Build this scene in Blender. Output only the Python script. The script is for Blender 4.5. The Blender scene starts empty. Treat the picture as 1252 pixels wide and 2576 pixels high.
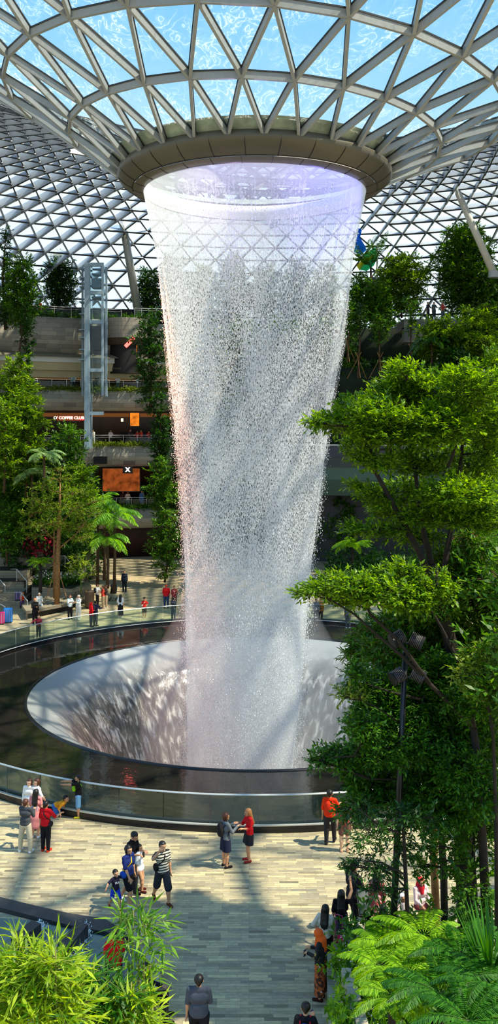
import bpy, math, random
import numpy as np
from mathutils import Vector, Matrix

CX, YH, F, H = 626.0, 1080.0, 2290.0, 13.3      # eye 13.3 m above the plaza
C = bpy.context.scene.collection
AX, AY = 0.29, 46.8                              # axis of the waterfall on the plaza

def P(px, py, Y):
    return np.array([(px-CX)*Y/F, Y, H+(YH-py)*Y/F])
def G(px, py, z=0.0):
    Y = F*(H-z)/(py-YH)
    return np.array([(px-CX)*Y/F, Y, z])
def POL(r, phi, z=0.0):                          # phi in degrees from +Y, clockwise
    a = math.radians(phi)
    return np.array([AX+r*math.sin(a), AY+r*math.cos(a), z])

# ------------------------------------------------------------------ materials
MATS = {}
def nodes_of(m):
    m.use_nodes = True
    nt = m.node_tree
    nt.nodes.clear()
    return nt, nt.nodes, nt.links
def N(nt, kind, **kw):
    n = nt.nodes.new(kind)
    for k, v in kw.items():
        if k.startswith('i_'):
            key = k[2:].replace('_', ' ')
            n.inputs[key].default_value = v
        else:
            setattr(n, k, v)
    return n
def rgba(c): return (c[0], c[1], c[2], 1.0)
def ramp(nt, stops, interp='LINEAR'):
    n = nt.nodes.new('ShaderNodeValToRGB')
    cr = n.color_ramp
    cr.interpolation = interp
    while len(cr.elements) < len(stops): cr.elements.new(0.5)
    for e, (p, c) in zip(cr.elements, stops):
        e.position = p
        e.color = rgba(c) if not isinstance(c, (int, float)) else (c, c, c, 1)
    return n
def srgb(r, g, b):
    f = lambda v: ((v/255.0+0.055)/1.055)**2.4 if v > 10 else v/255.0/12.92
    return (f(r), f(g), f(b))

def mat(name, col, rough=0.6, metal=0.0, var=0.12, scale=6.0, spec=0.4, bump=0.0):
    """plain surface with a little procedural tonal variation"""
    if name in MATS: return MATS[name]
    m = bpy.data.materials.new(name); MATS[name] = m
    nt, nd, lk = nodes_of(m)
    out = N(nt, 'ShaderNodeOutputMaterial'); b = N(nt, 'ShaderNodeBsdfPrincipled')
    tc = N(nt, 'ShaderNodeTexCoord'); no = N(nt, 'ShaderNodeTexNoise', i_Scale=scale, i_Detail=3.0)
    lk.new(tc.outputs['Object'], no.inputs['Vector'])
    lo = tuple(max(0, c*(1-var)) for c in col); hi = tuple(min(1, c*(1+var)) for c in col)
    r = ramp(nt, [(0.3, lo), (0.7, hi)])
    lk.new(no.outputs['Fac'], r.inputs['Fac']); lk.new(r.outputs['Color'], b.inputs['Base Color'])
    b.inputs['Roughness'].default_value = rough; b.inputs['Metallic'].default_value = metal
    b.inputs['Specular IOR Level'].default_value = spec
    if bump:
        bp = N(nt, 'ShaderNodeBump', i_Strength=bump, i_Distance=0.02)
        lk.new(no.outputs['Fac'], bp.inputs['Height']); lk.new(bp.outputs['Normal'], b.inputs['Normal'])
    lk.new(b.outputs['BSDF'], out.inputs['Surface'])
    return m

def emat(name, col, strength):
    if name in MATS: return MATS[name]
    m = bpy.data.materials.new(name); MATS[name] = m
    nt, nd, lk = nodes_of(m)
    out = N(nt, 'ShaderNodeOutputMaterial'); e = N(nt, 'ShaderNodeEmission')
    e.inputs['Color'].default_value = rgba(col); e.inputs['Strength'].default_value = strength
    lk.new(e.outputs['Emission'], out.inputs['Surface'])
    return m

def leafmat(name, dark, light, trans=0.45, gloss=0.35):
    """leaf blades: colour varies leaf by leaf, light passes through"""
    if name in MATS: return MATS[name]
    m = bpy.data.materials.new(name); MATS[name] = m
    nt, nd, lk = nodes_of(m)
    out = N(nt, 'ShaderNodeOutputMaterial')
    geo = N(nt, 'ShaderNodeNewGeometry'); r = ramp(nt, [(0.0, dark), (0.6, tuple((a+b)/2 for a, b in zip(dark, light))), (1.0, light)])
    lk.new(geo.outputs['Random Per Island'], r.inputs['Fac'])
    d = N(nt, 'ShaderNodeBsdfPrincipled'); d.inputs['Roughness'].default_value = 0.42
    d.inputs['Specular IOR Level'].default_value = gloss
    t = N(nt, 'ShaderNodeBsdfTranslucent')
    hs = N(nt, 'ShaderNodeHueSaturation', i_Hue=0.485, i_Saturation=1.15, i_Value=1.5)
    lk.new(r.outputs['Color'], d.inputs['Base Color']); lk.new(r.outputs['Color'], hs.inputs['Color'])
    lk.new(hs.outputs['Color'], t.inputs['Color'])
    mx = N(nt, 'ShaderNodeMixShader'); mx.inputs['Fac'].default_value = trans
    lk.new(d.outputs['BSDF'], mx.inputs[1]); lk.new(t.outputs['BSDF'], mx.inputs[2])
    lk.new(mx.outputs['Shader'], out.inputs['Surface'])
    return m

def glassmat(name, tint=(0.86, 0.95, 0.93), refl=0.12, fog=0.0, fogcol=(0.8, 0.9, 0.9)):
    """thin architectural glass: passes light, reflects a little, optional frit"""
    if name in MATS: return MATS[name]
    m = bpy.data.materials.new(name); MATS[name] = m
    nt, nd, lk = nodes_of(m)
    out = N(nt, 'ShaderNodeOutputMaterial')
    t = N(nt, 'ShaderNodeBsdfTransparent'); t.inputs['Color'].default_value = rgba(tint)
    g = N(nt, 'ShaderNodeBsdfGlossy'); g.inputs['Roughness'].default_value = 0.03
    fr = N(nt, 'ShaderNodeFresnel', i_IOR=1.45)
    mul = N(nt, 'ShaderNodeMath', operation='MULTIPLY'); mul.inputs[1].default_value = refl*5
    lk.new(fr.outputs['Fac'], mul.inputs[0])
    mx = N(nt, 'ShaderNodeMixShader')
    lk.new(mul.outputs['Value'], mx.inputs['Fac']); lk.new(t.outputs['BSDF'], mx.inputs[1]); lk.new(g.outputs['BSDF'], mx.inputs[2])
    last = mx
    if fog:
        d = N(nt, 'ShaderNodeBsdfTranslucent'); d.inputs['Color'].default_value = rgba(fogcol)
        m2 = N(nt, 'ShaderNodeMixShader'); m2.inputs['Fac'].default_value = fog
        lk.new(mx.outputs['Shader'], m2.inputs[1]); lk.new(d.outputs['BSDF'], m2.inputs[2]); last = m2
    lk.new(last.outputs['Shader'], out.inputs['Surface'])
    return m

def stone(name, cols, bw=0.7, bh=0.2, axes='XY', rough=0.75, mortar=None, noise=0.5, bump=0.3, spec=0.3):
    """coursed stone slabs / paving"""
    if name in MATS: return MATS[name]
    m = bpy.data.materials.new(name); MATS[name] = m
    nt, nd, lk = nodes_of(m)
    out = N(nt, 'ShaderNodeOutputMaterial'); b = N(nt, 'ShaderNodeBsdfPrincipled')
    b.inputs['Roughness'].default_value = rough; b.inputs['Specular IOR Level'].default_value = spec
    if axes == 'UV':
        tc = N(nt, 'ShaderNodeUVMap'); vec = tc.outputs['UV']
    else:
        tc = N(nt, 'ShaderNodeNewGeometry'); vec = tc.outputs['Position']
        if axes == 'XZ':
            s = N(nt, 'ShaderNodeSeparateXYZ'); cb = N(nt, 'ShaderNodeCombineXYZ')
            lk.new(vec, s.inputs[0]); lk.new(s.outputs['X'], cb.inputs['X']); lk.new(s.outputs['Z'], cb.inputs['Y']); vec = cb.outputs[0]
    br = N(nt, 'ShaderNodeTexBrick')
    br.offset = 0.37; br.offset_frequency = 2; br.squash = 1.35; br.squash_frequency = 3
    br.inputs['Scale'].default_value = 1.0
    br.inputs['Brick Width'].default_value = bw; br.inputs['Row Height'].default_value = bh
    br.inputs['Mortar Size'].default_value = 0.004 if bw < .6 else 0.008; br.inputs['Mortar Smooth'].default_value = 0.3
    br.inputs['Bias'].default_value = 0.0
    br.inputs['Color1'].default_value = (0, 0, 0, 1); br.inputs['Color2'].default_value = (1, 1, 1, 1)
    br.inputs['Mortar'].default_value = (0.5, 0.5, 0.5, 1)
    lk.new(vec, br.inputs['Vector'])
    r = ramp(nt, [(i/(len(cols)-1), c) for i, c in enumerate(cols)])
    lk.new(br.outputs['Color'], r.inputs['Fac'])
    no = N(nt, 'ShaderNodeTexNoise', i_Scale=2.5/bw, i_Detail=5.0, i_Roughness=0.65)
    mp = N(nt, 'ShaderNodeMapping'); mp.inputs['Scale'].default_value = (1, 3.0, 1)
    lk.new(vec, mp.inputs['Vector']); lk.new(mp.outputs['Vector'], no.inputs['Vector'])
    mx = N(nt, 'ShaderNodeMix', data_type='RGBA', blend_type='OVERLAY'); mx.inputs['Factor'].default_value = noise
    lk.new(r.outputs['Color'], mx.inputs['A']); lk.new(no.outputs['Color'], mx.inputs['B'])
    hs = N(nt, 'ShaderNodeHueSaturation', i_Saturation=0.0); lk.new(no.outputs['Color'], hs.inputs['Color']); lk.new(hs.outputs['Color'], mx.inputs['B'])
    m2 = N(nt, 'ShaderNodeMix', data_type='RGBA'); m2.inputs['B'].default_value = rgba(mortar or tuple(c*0.45 for c in cols[0]))
    lk.new(br.outputs['Fac'], m2.inputs['Factor']); lk.new(mx.outputs['Result'], m2.inputs['A'])
    lk.new(m2.outputs['Result'], b.inputs['Base Color'])
    if bump:
        ad = N(nt, 'ShaderNodeMath', operation='SUBTRACT'); lk.new(no.outputs['Fac'], ad.inputs[0]); lk.new(br.outputs['Fac'], ad.inputs[1])
        bp = N(nt, 'ShaderNodeBump', i_Strength=bump, i_Distance=0.015); lk.new(ad.outputs[0], bp.inputs['Height'])
        lk.new(bp.outputs['Normal'], b.inputs['Normal'])
    lk.new(b.outputs['BSDF'], out.inputs['Surface'])
    return m

# ------------------------------------------------------------------ mesh building
class MB:
    def __init__(s): s.v = []; s.f = []; s.uv = None
    def add(s, verts, faces):
        b = len(s.v); s.v.extend([tuple(map(float, p)) for p in verts])
        s.f.extend([tuple(i+b for i in f) for f in faces])
    def box(s, c, size, rz=0.0, ax=None):
        hx, hy, hz = size[0]/2, size[1]/2, size[2]/2
        if ax is None:
            ca, sa = math.cos(rz), math.sin(rz); ax = ((ca, sa, 0), (-sa, ca, 0), (0, 0, 1))
        ax = np.array(ax, float); c = np.array(c, float)
        vs = [c+ax[0]*hx*i+ax[1]*hy*j+ax[2]*hz*k for k in (-1, 1) for j in (-1, 1) for i in (-1, 1)]
        s.add(vs, [(0, 2, 3, 1), (4, 5, 7, 6), (0, 1, 5, 4), (2, 6, 7, 3), (0, 4, 6, 2), (1, 3, 7, 5)])
    def bar(s, a, b, w, d, up=(0, 0, 1)):
        a = np.array(a, float); b = np.array(b, float); t = b-a; L = np.linalg.norm(t); t /= L
        up = np.array(up, float); x = np.cross(up, t)
        if np.linalg.norm(x) < 1e-4: x = np.cross((1, 0, 0), t)
        x /= np.linalg.norm(x); u = np.cross(t, x)
        s.box((a+b)/2, (L, w, d), ax=(t, x, u))
    def tube(s, pts, rad, n=8, cap=True):
        pts = [np.array(p, float) for p in pts]
        if not hasattr(rad, '__len__'): rad = [rad]*len(pts)
        prev = None; vs = []; fs = []
        for i, p in enumerate(pts):
            t = pts[min(i+1, len(pts)-1)]-pts[max(i-1, 0)]
            t = t/(np.linalg.norm(t)+1e-9)
            if prev is None:
                x = np.cross(t, (0, 0, 1)) if abs(t[2]) < 0.9 else np.cross(t, (1, 0, 0))
            else: x = prev-t*np.dot(prev, t)
            x = x/(np.linalg.norm(x)+1e-9); prev = x; y = np.cross(t, x)
            for k in range(n):
                a = 2*math.pi*k/n
                vs.append(p+rad[i]*(math.cos(a)*x+math.sin(a)*y))
        for i in range(len(pts)-1):
            for k in range(n):
                k2 = (k+1) % n
                fs.append((i*n+k, i*n+k2, (i+1)*n+k2, (i+1)*n+k))
        if cap:
            fs.append(tuple(range(n))[::-1]); fs.append(tuple(range((len(pts)-1)*n, len(pts)*n)))
        s.add(vs, fs)
    def ball(s, c, r, n=10, m=6):
        r = np.array(r if hasattr(r, '__len__') else (r, r, r), float); c = np.array(c, float)
        vs = [c+(0, 0, r[2])]; fs = []
        for j in range(1, m):
            t = math.pi*j/m
            for k in range(n):
                a = 2*math.pi*k/n
                vs.append(c+r*np.array((math.sin(t)*math.cos(a), math.sin(t)*math.sin(a), math.cos(t))))
        vs.append(c-(0, 0, r[2])); L = len(vs)-1
        for k in range(n):
            fs.append((0, 1+k, 1+(k+1) % n))
            fs.append((L, 1+(m-2)*n+(k+1) % n, 1+(m-2)*n+k))
            for j in range(m-2):
                fs.append((1+j*n+k, 1+(j+1)*n+k, 1+(j+1)*n+(k+1) % n, 1+j*n+(k+1) % n))
        s.add(vs, fs)
    def lathe(s, prof, c=(0, 0), n=32, a0=0.0, a1=360.0, flip=False):
        """profile [(r, z)] spun about a vertical axis; angle phi from +Y clockwise"""
        full = abs(a1-a0) >= 359.9; cols = n if full else n+1; vs = []; fs = []
        for i in range(cols):
            a = math.radians(a0+(a1-a0)*i/n)
            for r, z in prof: vs.append((c[0]+r*math.sin(a), c[1]+r*math.cos(a), z))
        m = len(prof)
        for i in range(n):
            i2 = (i+1) % cols
            for j in range(m-1):
                q = (i*m+j, i2*m+j, i2*m+j+1, i*m+j+1)
                fs.append(q[::-1] if flip else q)
        s.add(vs, fs)
    def arcslab(s, r0, r1, z0, z1, a0, a1, n=24, c=None):
        """a solid curved block about the axis"""
        c = c or (AX, AY)
        s.lathe([(r0, z0), (r0, z1), (r1, z1), (r1, z0), (r0, z0)], c, n, a0, a1)
        for a in (a0, a1):
            t = math.radians(a); q = [(c[0]+r*math.sin(t), c[1]+r*math.cos(t), z) for r, z in ((r0, z0), (r1, z0), (r1, z1), (r0, z1))]
            s.add(q, [(0, 1, 2, 3)])
    def prism(s, poly, z0, z1):
        n = len(poly)
        s.add([(p[0], p[1], z0) for p in poly]+[(p[0], p[1], z1) for p in poly],
              [tuple(range(n))[::-1], tuple(range(n, 2*n))]+[(i, (i+1) % n, n+(i+1) % n, n+i) for i in range(n)])
    def build(s, name, m, parent=None, smooth=False, origin=None):
        me = bpy.data.meshes.new(name)
        off = np.array(parent.location if parent is not None else (origin if origin is not None else (0, 0, 0)), float)
        V = np.array(s.v, float).reshape(-1, 3)-off
        me.from_pydata([tuple(p) for p in V], [], s.f)
        me.validate(); me.update()
        o = bpy.data.objects.new(name, me); C.objects.link(o)
        if parent is not None: o.parent = parent
        elif origin is not None: o.location = origin
        me.materials.append(m)
        if smooth: me.polygons.foreach_set('use_smooth', [True]*len(me.polygons))
        return o

def raw(name, V, Fq, m, parent=None, smooth=False, k=4):
    """mesh from numpy arrays (all faces with k corners); V in world space"""
    V = np.asarray(V, np.float32).reshape(-1, 3)
    if parent is not None: V = V-np.array(parent.location, np.float32)
    Fq = np.asarray(Fq, np.int32).reshape(-1, k)
    me = bpy.data.meshes.new(name)
    me.vertices.add(len(V)); me.vertices.foreach_set('co', V.ravel())
    me.loops.add(Fq.size); me.loops.foreach_set('vertex_index', Fq.ravel())
    me.polygons.add(len(Fq)); me.polygons.foreach_set('loop_start', np.arange(0, Fq.size, k, dtype=np.int32))
    me.polygons.foreach_set('loop_total', np.full(len(Fq), k, np.int32))
    if smooth: me.polygons.foreach_set('use_smooth', np.ones(len(Fq), bool))
    me.update(calc_edges=True); me.materials.append(m)
    o = bpy.data.objects.new(name, me); C.objects.link(o)
    if parent is not None: o.parent = parent
    return o

def thing(name, label, cat, loc=(0, 0, 0), group=None, kind=None):
    o = bpy.data.objects.new(name, None); C.objects.link(o)
    o.location = [float(v) for v in loc]; o.empty_display_size = 0.2
    return tag(o, label, cat, group, kind)
def tag(o, label=None, cat=None, group=None, kind=None):
    if label: o['label'] = label
    if cat: o['category'] = cat
    if group: o['group'] = group
    if kind: o['kind'] = kind
    return o
def struct(o, label=None, cat=None):
    return tag(o, label, cat, None, 'structure')
def kids(o): return [c for c in C.objects if c.parent == o]
def dup(root, children, loc, rz=0.0, sc=1.0, label=None):
    r = root.copy(); C.objects.link(r); r.location = [float(v) for v in loc]
    r.rotation_euler = (0, 0, rz); r.scale = (sc, sc, sc)
    if label: r['label'] = label
    for ch, subs in children:
        c = ch.copy(); C.objects.link(c); c.parent = r
        for g in subs:
            d = g.copy(); C.objects.link(d); d.parent = c
    return r
# ------------------------------------------------------------------ camera, sky, sun
cam = bpy.data.cameras.new('camera'); co = bpy.data.objects.new('camera', cam); C.objects.link(co)
co.location = (0, 0, H); co.rotation_euler = (math.pi/2, 0, 0)
cam.sensor_fit = 'VERTICAL'; cam.sensor_height = 24.0; cam.lens = 24.0*F/2576.0
cam.shift_y = -(1288.0-YH)/2576.0; cam.shift_x = 0.0
cam.clip_start = 0.2; cam.clip_end = 600
bpy.context.scene.camera = co

w = bpy.data.worlds.new('sky'); bpy.context.scene.world = w; w.use_nodes = True
nt = w.node_tree; nt.nodes.clear()
wo = N(nt, 'ShaderNodeOutputWorld'); bg = N(nt, 'ShaderNodeBackground')
tc = N(nt, 'ShaderNodeTexCoord'); sx = N(nt, 'ShaderNodeSeparateXYZ')
nt.links.new(tc.outputs['Generated'], sx.inputs[0])
skyr = ramp(nt, [(0.0, (0.55, 0.62, 0.68)), (0.05, (0.62, 0.72, 0.77)), (0.25, (0.62, 0.79, 0.89)), (0.33, (0.36, 0.67, 0.95)), (0.45, (0.20, 0.53, 0.94)), (1.0, (0.16, 0.42, 0.85))])
cn = N(nt, 'ShaderNodeTexNoise', i_Scale=3.0, i_Detail=5.0)
cm = N(nt, 'ShaderNodeMapping'); cm.inputs['Scale'].default_value = (1, 1, 3)
nt.links.new(tc.outputs['Generated'], cm.inputs['Vector']); nt.links.new(cm.outputs['Vector'], cn.inputs['Vector'])
cr = ramp(nt, [(0.55, 0.0), (0.8, 0.30)])
nt.links.new(cn.outputs['Fac'], cr.inputs['Fac'])
mxs = N(nt, 'ShaderNodeMix', data_type='RGBA'); mxs.inputs['B'].default_value = (0.9, 0.95, 1, 1)
nt.links.new(sx.outputs['Z'], skyr.inputs['Fac']); nt.links.new(cr.outputs['Color'], mxs.inputs['Factor'])
nt.links.new(skyr.outputs['Color'], mxs.inputs['A']); nt.links.new(mxs.outputs['Result'], bg.inputs['Color'])
bg.inputs['Strength'].default_value = 1.15
nt.links.new(bg.outputs['Background'], wo.inputs['Surface'])

SUN = Vector((0.97*math.cos(math.radians(57)), -0.24*math.cos(math.radians(57)), math.sin(math.radians(57)))).normalized()
sl = bpy.data.lights.new('sun', 'SUN'); so = bpy.data.objects.new('sun', sl); C.objects.link(so)
so.location = (60, -15, 90); so.rotation_euler = SUN.to_track_quat('Z', 'Y').to_euler()
sl.energy = 7.0; sl.angle = math.radians(0.8); sl.color = (1.0, 0.90, 0.69)

# ------------------------------------------------------------------ materials of the building
M_FLOOR = stone('paving', [srgb(114, 104, 84), srgb(182, 166, 130), srgb(148, 138, 115), srgb(202, 182, 138), srgb(134, 126, 108)], 0.55, 0.115, 'XY', 0.7, srgb(128, 118, 96), noise=0.85, bump=0.6)
M_SLAB = stone('wall_stone', [srgb(136, 131, 120), srgb(184, 174, 156), srgb(160, 152, 138)], 1.2, 0.42, 'UV', 0.8, srgb(80, 78, 72), noise=0.3, bump=0.2)
M_STEP = stone('step_stone', [srgb(105, 96, 82), srgb(150, 138, 116), srgb(128, 118, 100)], 1.4, 0.2, 'XZ', 0.8, srgb(60, 55, 48), noise=0.3, bump=0.2)
M_DARK = mat('dark_recess', srgb(38, 33, 30), 0.6)
M_DARKGREY = mat('dark_grey_stone', srgb(52, 52, 54), 0.45)
M_BEIGE = mat('beige_plaster', srgb(200, 182, 140), 0.7, var=0.04)
M_WHITE = mat('white_ledge', srgb(225, 222, 212), 0.6, var=0.04)
M_STEEL = mat('light_steel', srgb(176, 178, 174), 0.45, 0.3, var=0.06)
M_BEAM = mat('roof_beam', srgb(158, 160, 156), 0.5, 0.1, var=0.06)
M_FIN = mat('roof_fin', srgb(182, 186, 190), 0.55, 0.0, var=0.06)
M_RAIL = mat('handrail_steel', srgb(205, 205, 200), 0.35, 0.5, var=0.04)
M_KERB = mat('black_kerb', srgb(24, 24, 26), 0.3)
M_BLUESTEEL = mat('blue_grey_steel', srgb(172, 194, 208), 0.4, 0.0)
M_GLASS = glassmat('balustrade_glass', (0.84, 0.93, 0.88), 0.18, fog=0.05, fogcol=(0.45, 0.6, 0.5))
M_GLASSCLEAR = glassmat('shaft_glass', (0.82, 0.92, 0.95), 0.2, fog=0.08, fogcol=(0.6, 0.75, 0.8))

# ------------------------------------------------------------------ floor of the plaza
mb = MB()
mb.lathe([(16.2, 0.0), (24, 0.0), (60, 0.0), (75, 0.0)], (AX, AY), 96)
floor = struct(mb.build('floor', M_FLOOR))
g = MB(); g.box((0, 40, -9.2), (220, 220, 0.2)); struct(g.build('ground', M_DARK))
gd = MB(); gd.lathe([(16.2, 0.0), (16.2, -9.1)], (AX, AY), 64); struct(gd.build('trim_pool_wall', M_DARK))

# ------------------------------------------------------------------ roof
PR = [(6.8, 26.3), (9.4, 27.85), (12.5, 29.45), (16.2, 31.7), (20.6, 34.2), (25.8, 36.2), (32, 36.6), (39, 35.8), (46, 33.8), (53, 31.0), (60, 27.6), (66, 24.2), (71, 20.5)]
def roof(r, phi, lift=0.0):
    rs = [p[0] for p in PR]; zs = [p[1] for p in PR]
    z = float(np.interp(r, rs, zs))
    z += -1.0*math.sin(math.radians(phi))*min(1.0, max(0.0, (r-6.8)/6.0))*(1.0 if r < 40 else max(0, 1-(r-40)/20))
    return POL(r, phi, z+lift)

NC = 27; CL = [6.8, 9.4, 12.5, 16.2, 20.6, 25.8, 32.0, 39.0]
D = 360.0/NC; PH0 = 180+3.6          # node phase seen from the gallery
def cnode(l, i): return (CL[l], PH0+D*(i+0.5*((l+1) % 2)))
def far(phi): 
    p = (phi+180) % 360-180
    return abs(p) < 72
beams = MB(); shade_bars = MB(); glass = MB()
def okc(a, b): return not (far(b) and a > (32.2 if abs((b+180) % 360-180) < 27 else 20.7))
for l in range(len(CL)):
    for i in range(NC):
        n0 = cnode(l, i)
        if not okc(*n0): continue
        nb = [cnode(l, i+1)] if l > 0 else []
        if l+1 < len(CL):
            nb += [cnode(l+1, i), cnode(l+1, i+1)] if (l+1) % 2 == 1 else [cnode(l+1, i-1), cnode(l+1, i)]
        # pick the two nearest nodes of the next level
        if l+1 < len(CL):
            cand = sorted([cnode(l+1, i+k) for k in (-2, -1, 0, 1, 2)], key=lambda q: abs(q[1]-n0[1]))[:2]
            nb = nb[:1 if l > 0 else 0]+cand
        for q in nb:
            if not okc(*q): continue
            s = 0.75+0.25*min(1, n0[0]/12)+0.6*min(1, max(0, (n0[0]-14)/10))
            beams.bar(roof(*n0), roof(*q), 0.145*s, 0.34*s); shade_bars.bar(roof(*n0)+np.array((0, 0, .19*s)), roof(*q)+np.array((0, 0, .19*s)), 0.21*s, 0.07*s)
        if l+1 < len(CL):
            c2 = sorted(cand, key=lambda q: q[1])
            if all(okc(*q) for q in c2):
                glass.add([roof(n0[0], n0[1], .22), roof(*c2[0], .22), roof(*c2[1], .22)], [(0, 1, 2)])
            c3 = cnode(l, i+1); top = [q for q in [cnode(l+1, i+k) for k in (-1, 0, 1, 2)] if min(n0[1], c3[1]) < q[1] < max(n0[1], c3[1])]
            if top and okc(*top[0]) and okc(*c3):
                glass.add([roof(n0[0], n0[1], .22), roof(*c3, .22), roof(*top[0], .22)], [(0, 1, 2)])
ceiling = struct(thing('ceiling', 'glass funnel roof of triangular steel beams sloping down to the waterfall ring', 'roof', (AX, AY, 30)))
ceiling['kind'] = 'structure'
beams.build('beam_lattice', M_BEAM, ceiling); shade_bars.build('beam_shade_strip', mat('beam_shade', srgb(50, 54, 54), .5), ceiling)  # dark strips along the beams stand in for their shadowed side

# wet glass over the funnel: ripples of rainwater running to the oculus
m = bpy.data.materials.new('wet_roof_glass'); nt, nd, lk = nodes_of(m)
out = N(nt, 'ShaderNodeOutputMaterial'); geo = N(nt, 'ShaderNodeNewGeometry')
nz = N(nt, 'ShaderNodeTexNoise', i_Scale=1.25, i_Detail=2.5, i_Roughness=0.6, i_Distortion=1.4)
lk.new(geo.outputs['Position'], nz.inputs['Vector'])
sb = N(nt, 'ShaderNodeMath', operation='SUBTRACT'); sb.inputs[1].default_value = 0.5
ab = N(nt, 'ShaderNodeMath', operation='ABSOLUTE')
lk.new(nz.outputs['Fac'], sb.inputs[0]); lk.new(sb.outputs[0], ab.inputs[0])
rr = ramp(nt, [(0.0, 0.38), (0.010, 0.28), (0.024, 0.07), (0.12, 0.0)])
nz2 = N(nt, 'ShaderNodeTexNoise', i_Scale=0.35, i_Detail=1.0); lk.new(geo.outputs['Position'], nz2.inputs['Vector'])
r2 = ramp(nt, [(0.38, 0.05), (0.6, 1.0)]); lk.new(nz2.outputs['Fac'], r2.inputs['Fac'])
mu = N(nt, 'ShaderNodeMath', operation='MULTIPLY'); lk.new(ab.outputs[0], rr.inputs['Fac']); lk.new(rr.outputs['Color'], mu.inputs[0]); lk.new(r2.outputs['Color'], mu.inputs[1])
t = N(nt, 'ShaderNodeBsdfTransparent'); t.inputs['Color'].default_value = (0.93, 0.98, 1.0, 1)
tr = N(nt, 'ShaderNodeBsdfTranslucent'); tr.inputs['Color'].default_value = (0.95, 0.95, 0.85, 1)
mx = N(nt, 'ShaderNodeMixShader'); lk.new(mu.outputs[0], mx.inputs['Fac']); lk.new(t.outputs['BSDF'], mx.inputs[1]); lk.new(tr.outputs['BSDF'], mx.inputs[2])
gl = N(nt, 'ShaderNodeBsdfGlossy'); gl.inputs['Roughness'].default_value = 0.05; m3 = N(nt, 'ShaderNodeMixShader'); m3.inputs['Fac'].default_value = 0.03
lk.new(mx.outputs['Shader'], m3.inputs[1]); lk.new(gl.outputs['BSDF'], m3.inputs[2]); lk.new(m3.outputs['Shader'], out.inputs['Surface'])
glass.build('wet_glass', m, ceiling)

# outer gridshell: small triangles with deep fins
outer = struct(thing('ceiling_dome', 'far dome of small glass triangles between deep grey fins', 'roof', (AX, AY, 30)))
outer['kind'] = 'structure'
NF = 124; DF = 360.0/NF; q = 1+0.866*2*math.pi/NF*1.05
RL = [20.0]
while RL[-1] < 70: RL.append(RL[-1]*q)
imax = int(74/DF)
fins = MB(); caps = MB(); gV = []; gF = []
def fnode(l, i): return (RL[l], DF*(i+0.5*(l % 2)))
for l in range(len(RL)):
    for i in range(-imax, imax+1):
        a = fnode(l, i)
        if a[0] < 31.5 and abs(a[1]) < 27: continue
        A = roof(*a); s = RL[l]*math.radians(DF)
        nx = []
        if l+1 < len(RL):
            nx = [fnode(l+1, i-1), fnode(l+1, i)] if l % 2 == 0 else [fnode(l+1, i), fnode(l+1, i+1)]
        hor = fnode(l, i+1)
        nor = A-np.array((AX, AY, A[2]-20)); nor = np.array((nor[0]*max(0, (RL[l]-28))/60, nor[1]*max(0, (RL[l]-28))/60, 8.0)); nor /= np.linalg.norm(nor)
        dp = 0.60*s*(1.0 if abs(a[1]) > 15 else 0.3)
        for k, b in enumerate([hor]+nx):
            B = roof(*b); d = (dp*0.75, dp, dp*0.55)[k]
            fins.bar(A-nor*d/2, B-nor*d/2, 0.05*s, d, up=nor)
            caps.bar(A-nor*(d+.02), B-nor*(d+.02), 0.06*s, 0.03*s, up=nor)
        if len(nx) == 2:
            b = len(gV); gV += [A+nor*.05, roof(*nx[0])+nor*.05, roof(*nx[1])+nor*.05]; gF.append((b, b+1, b+2))
            m_ = nx[1]; b = len(gV); gV += [A+nor*.05, roof(*m_)+nor*.05, roof(*hor)+nor*.05]; gF.append((b, b+1, b+2))
fins.build('fin_lattice', M_FIN, outer)
caps.build('beam_lattice', mat('fin_edge', srgb(72, 74, 74), 0.5, 0.3), outer)
raw('pale_glass', gV, gF, glassmat('dome_glass', (0.92, 0.97, 0.98), 0.05, fog=0.22, fogcol=(0.95, 0.97, 0.97)), outer, k=3)

# ------------------------------------------------------------------ oculus ring
ring = struct(thing('trim_ring', 'wide grey panelled ring around the opening the waterfall drops through', 'ring', (AX, AY, 26)))
M_RING = mat('ring_panel', srgb(98, 93, 78), 0.42, 0.25, var=0.05, scale=1.0)
mb = MB()
mb.lathe([(6.75, 26.55), (6.98, 26.35), (7.0, 26.15), (6.9, 25.98), (6.55, 25.70), (6.2, 25.52)], (AX, AY), 108)
mb.build('outer_panel', M_RING, ring, smooth=True)
mb = MB(); mb.lathe([(6.2, 25.50), (5.98, 25.40), (5.72, 25.34), (5.66, 25.38)], (AX, AY), 108); mb.build('inner_panel', mat('ring_inner', srgb(104, 96, 84), 0.4, 0.25, var=0.05, scale=1.0), ring, smooth=True)
mb = MB(); mb.lathe([(5.66, 25.36), (5.60, 25.75), (5.58, 26.15), (5.75, 26.2)], (AX, AY), 108); mb.build('wet_inner_face', mat('ring_white', srgb(238, 234, 228), 0.35, var=0.03), ring, smooth=True)
mb = MB()
for k in range(27):
    ph = 180+k*D+4
    pts = [POL(r+0.008, ph, z-0.012) for r, z in ((6.99, 26.2), (6.9, 25.98), (6.55, 25.70), (6.2, 25.52))]
    mb.tube(pts, 0.014, 4)
    mb.tube([POL(r, ph+2, z) for r, z in ((6.2, 25.49), (5.98, 25.39), (5.72, 25.33))], 0.012, 4)
mb.build('panel_joint', M_KERB, ring)
mb = MB()
for k in range(420):
    mb.ball(POL(6.24, 90+k*180/420, 25.525), 0.022, 5, 4)
mb.build('rivet_row', M_KERB, ring)
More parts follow.
